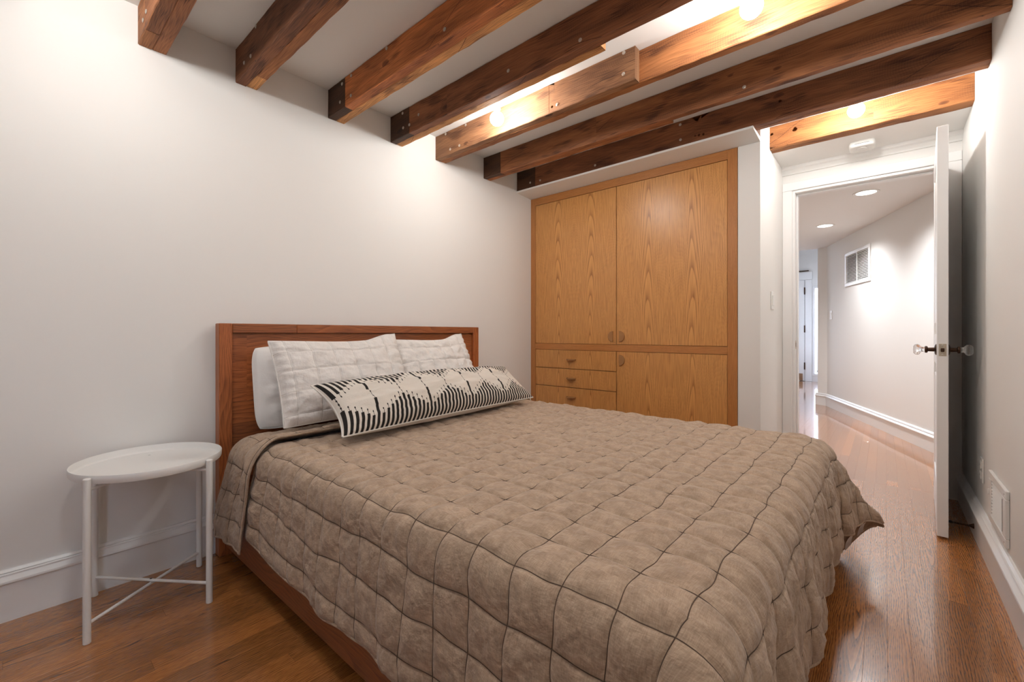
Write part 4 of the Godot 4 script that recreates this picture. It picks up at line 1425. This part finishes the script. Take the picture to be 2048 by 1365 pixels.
# A stuffed case. Local x across, y up, z out of the front. Returns nothing; adds front, back and seam to o.
func cushion(o: Node3D, w: float, h: float, thick: float, dip: float, round_off: float, power: float, cell: float, mf: Material, mb: Material, sd: int, tops = null, n := 72, m := 56) -> void:
	var nz := fnl(1.0, sd, 2)
	var us := PackedFloat32Array()
	var vs := PackedFloat32Array()
	var pu := 0.25 * cell
	var pv := 0.32 * cell
	if cell > 0.0:
		us = ticks(-w * 0.5, w * 0.5, pu, 12, cell)
		vs = ticks(-h * 0.5, h * 0.5, pv, 12, cell)
	else:
		for i in n + 1: us.append((-cos(PI * i / n) * 0.35 + (2.0 * i / n - 1.0) * 0.65) * w * 0.5)
		for j in m + 1: vs.append((-cos(PI * j / m) * 0.35 + (2.0 * j / m - 1.0) * 0.65) * h * 0.5)
	n = us.size() - 1
	m = vs.size() - 1
	for side in [1.0, -1.0]:
		var pts := PackedVector3Array()
		var t := PackedVector2Array()
		for j in m + 1:
			for i in n + 1:
				var a := us[i] / (w * 0.5)
				var c := vs[j] / (h * 0.5)
				var x := a * w * 0.5 * (1.0 - dip * (1.0 - c * c) - round_off * pow(absf(c), 6.0))
				var y := c * h * 0.5 * (1.0 - dip * (1.0 - a * a) - round_off * pow(absf(a), 6.0))
				if tops != null:
					y += tops.call(a, c)
				var bulge := pow(maxf((1.0 - a * a) * (1.0 - c * c), 0.0), power)
				var z := thick * 0.5 * bulge
				var e := minf(1.0 - absf(a), 1.0 - absf(c))
				if cell > 0.0:
					var fx := sin(PI * (us[i] - pu) / cell)
					var fy := sin(PI * (vs[j] - pv) / cell)
					z += 0.010 * (pow(absf(fx * fy), 0.30) - 0.5) * smoothstep(0.0, 0.12, e)
					# gathers along the side seams
					z += 0.005 * sin(c * 34.0 + 2.0 * nz.get_noise_2d(c * 3.0, 4.0)) * smoothstep(0.35, 0.03, 1.0 - absf(a)) * smoothstep(0.0, 0.05, e)
				z += 0.009 * nz.get_noise_2d(a * 3.2, c * 3.2 + side * 9.0) * smoothstep(0.0, 0.25, e)
				pts.append(Vector3(x, y, z * side))
				t.append(Vector2((a + 1.0) * 0.5, 1.0 - (c + 1.0) * 0.5) if mf == M.bolster else Vector2(x, y) * 2.2)
		var b := Buf.new()
		grid(b, pts, n + 1, m + 1, t, side < 0.0)
		part("front" if side > 0.0 else "back", b.mesh(), mf if side > 0.0 else mb, o)
		if side > 0.0 and cell > 0.0:
			b = Buf.new()
			for i in range(1, n):
				if absf(sin(PI * (us[i] - pu) / cell)) < 0.001:
					var line := PackedVector3Array()
					for j in m + 1: line.append(pts[j * (n + 1) + i])
					tube(b, line, 0.001, 5)
			for j in range(1, m):
				if absf(sin(PI * (vs[j] - pv) / cell)) < 0.001:
					var line := PackedVector3Array()
					for i in n + 1: line.append(pts[j * (n + 1) + i])
					tube(b, line, 0.001, 5)
			part("stitching", b.mesh(), M.pale_thread, o)
		if side > 0.0:
			var rim := PackedVector3Array()
			for i in n + 1: rim.append(pts[i])
			for j in range(1, m + 1): rim.append(pts[j * (n + 1) + n])
			for i in range(n - 1, -1, -1): rim.append(pts[m * (n + 1) + i])
			for j in range(m - 1, -1, -1): rim.append(pts[j * (n + 1)])
			b = Buf.new()
			tube(b, rim, 0.0034, 8)
			part("seam", b.mesh(), mb, o)


func lean(o: Node3D, across: Vector3, up: Vector3) -> void:
	var x := across.normalized()
	var z := x.cross(up).normalized()
	o.basis = Basis(x, z.cross(x), z)


func build_pillows() -> void:
	var p := thing("bed_pillow", Vector3(-2.158, 0.752, -1.066), "plain white bed pillow standing against the headboard behind the left sham", "pillow")
	lean(p, Vector3(0, 0, -1), Vector3(-0.17, 1, 0))
	cushion(p, 0.68, 0.38, 0.14, 0.0, 0.05, 0.33, 0.0, M.sheet, M.sheet, 201)
	var s := thing("pillow_sham", Vector3(-1.935, 0.799, -1.055), "front quilted white pillow sham at the left, with a pointed corner", "pillow", "quilted white shams")
	lean(s, Vector3(0.02, 0, -1), Vector3(-0.50, 1, 0))
	var top1 := func(a: float, c: float) -> float:
		if c < 0.0: return 0.0
		return c * (0.018 * a * a * a - 0.022 * (1.0 - a * a)) + (0.012 * c * smoothstep(0.4, 0.75, a) * smoothstep(1.0, 0.8, a))
	cushion(s, 0.64, 0.41, 0.15, 0.035, 0.0, 0.40, 0.098, M.linen, M.linen, 211, top1)
	var s2 := thing("pillow_sham", Vector3(-1.988, 0.799, -1.640), "quilted white pillow sham on the closet side, partly covered by its twin", "pillow", "quilted white shams")
	lean(s2, Vector3(-0.03, 0, -1), Vector3(-0.50, 1, 0))
	cushion(s2, 0.585, 0.41, 0.14, 0.035, 0.0, 0.40, 0.098, M.linen, M.linen, 223, top1)
	var b := thing("bolster_cushion", Vector3(-1.695, 0.7000, -1.447), "long black and white patterned cushion in front of the white shams", "cushion")
	lean(b, Vector3(-0.085, 0, -1.258), Vector3(-0.235, 0.185, 0))
	cushion(b, 1.275, 0.285, 0.19, 0.055, 0.0, 0.43, 0.0, M.bolster, M.cord, 231, null, 120, 40)


func _ready() -> void:
	# camera: one metre above the floor, level, looking 40.6 degrees to the left of the hall, lens shifted down a little
	var cam := Camera3D.new()
	cam.name = "camera"
	cam.projection = Camera3D.PROJECTION_FRUSTUM
	cam.near = 0.05
	cam.far = 60.0
	cam.size = 2.0 * 0.05 * (682.5 / 867.3)
	cam.frustum_offset = Vector2(0.0, -0.05 * (14.6 / 867.3))
	cam.position = Vector3(0, 1, 0)
	cam.rotation_degrees = Vector3(0, 40.644, 0)
	add_child(cam)
	cam.current = true
	# sky, seen through the sidelight; the unseen windows let its light in too
	var sky := ProceduralSkyMaterial.new()
	sky.sky_top_color = Color(0.76, 0.83, 0.95)
	sky.sky_horizon_color = Color(0.93, 0.95, 1.0)
	sky.ground_horizon_color = Color(0.75, 0.77, 0.82)
	sky.ground_bottom_color = Color(0.45, 0.46, 0.48)
	sky.sky_energy_multiplier = 2.8
	sky.ground_energy_multiplier = 2.0
	var env := Environment.new()
	env.background_mode = Environment.BG_SKY
	env.sky = Sky.new()
	env.sky.sky_material = sky
	env.tonemap_mode = Environment.TONE_MAPPER_LINEAR
	env.tonemap_exposure = 1.0
	env.sdfgi_enabled = true
	env.ssao_enabled = true
	env.ssil_enabled = true
	var we := WorldEnvironment.new()
	we.name = "surroundings"
	we.environment = env
	add_child(we)
	make_materials()
	build_shell()
	build_hall()
	build_floor()
	build_beams()
	build_lamps()
	build_closet()
	build_door()
	build_bed()
	build_table()
	build_fittings()
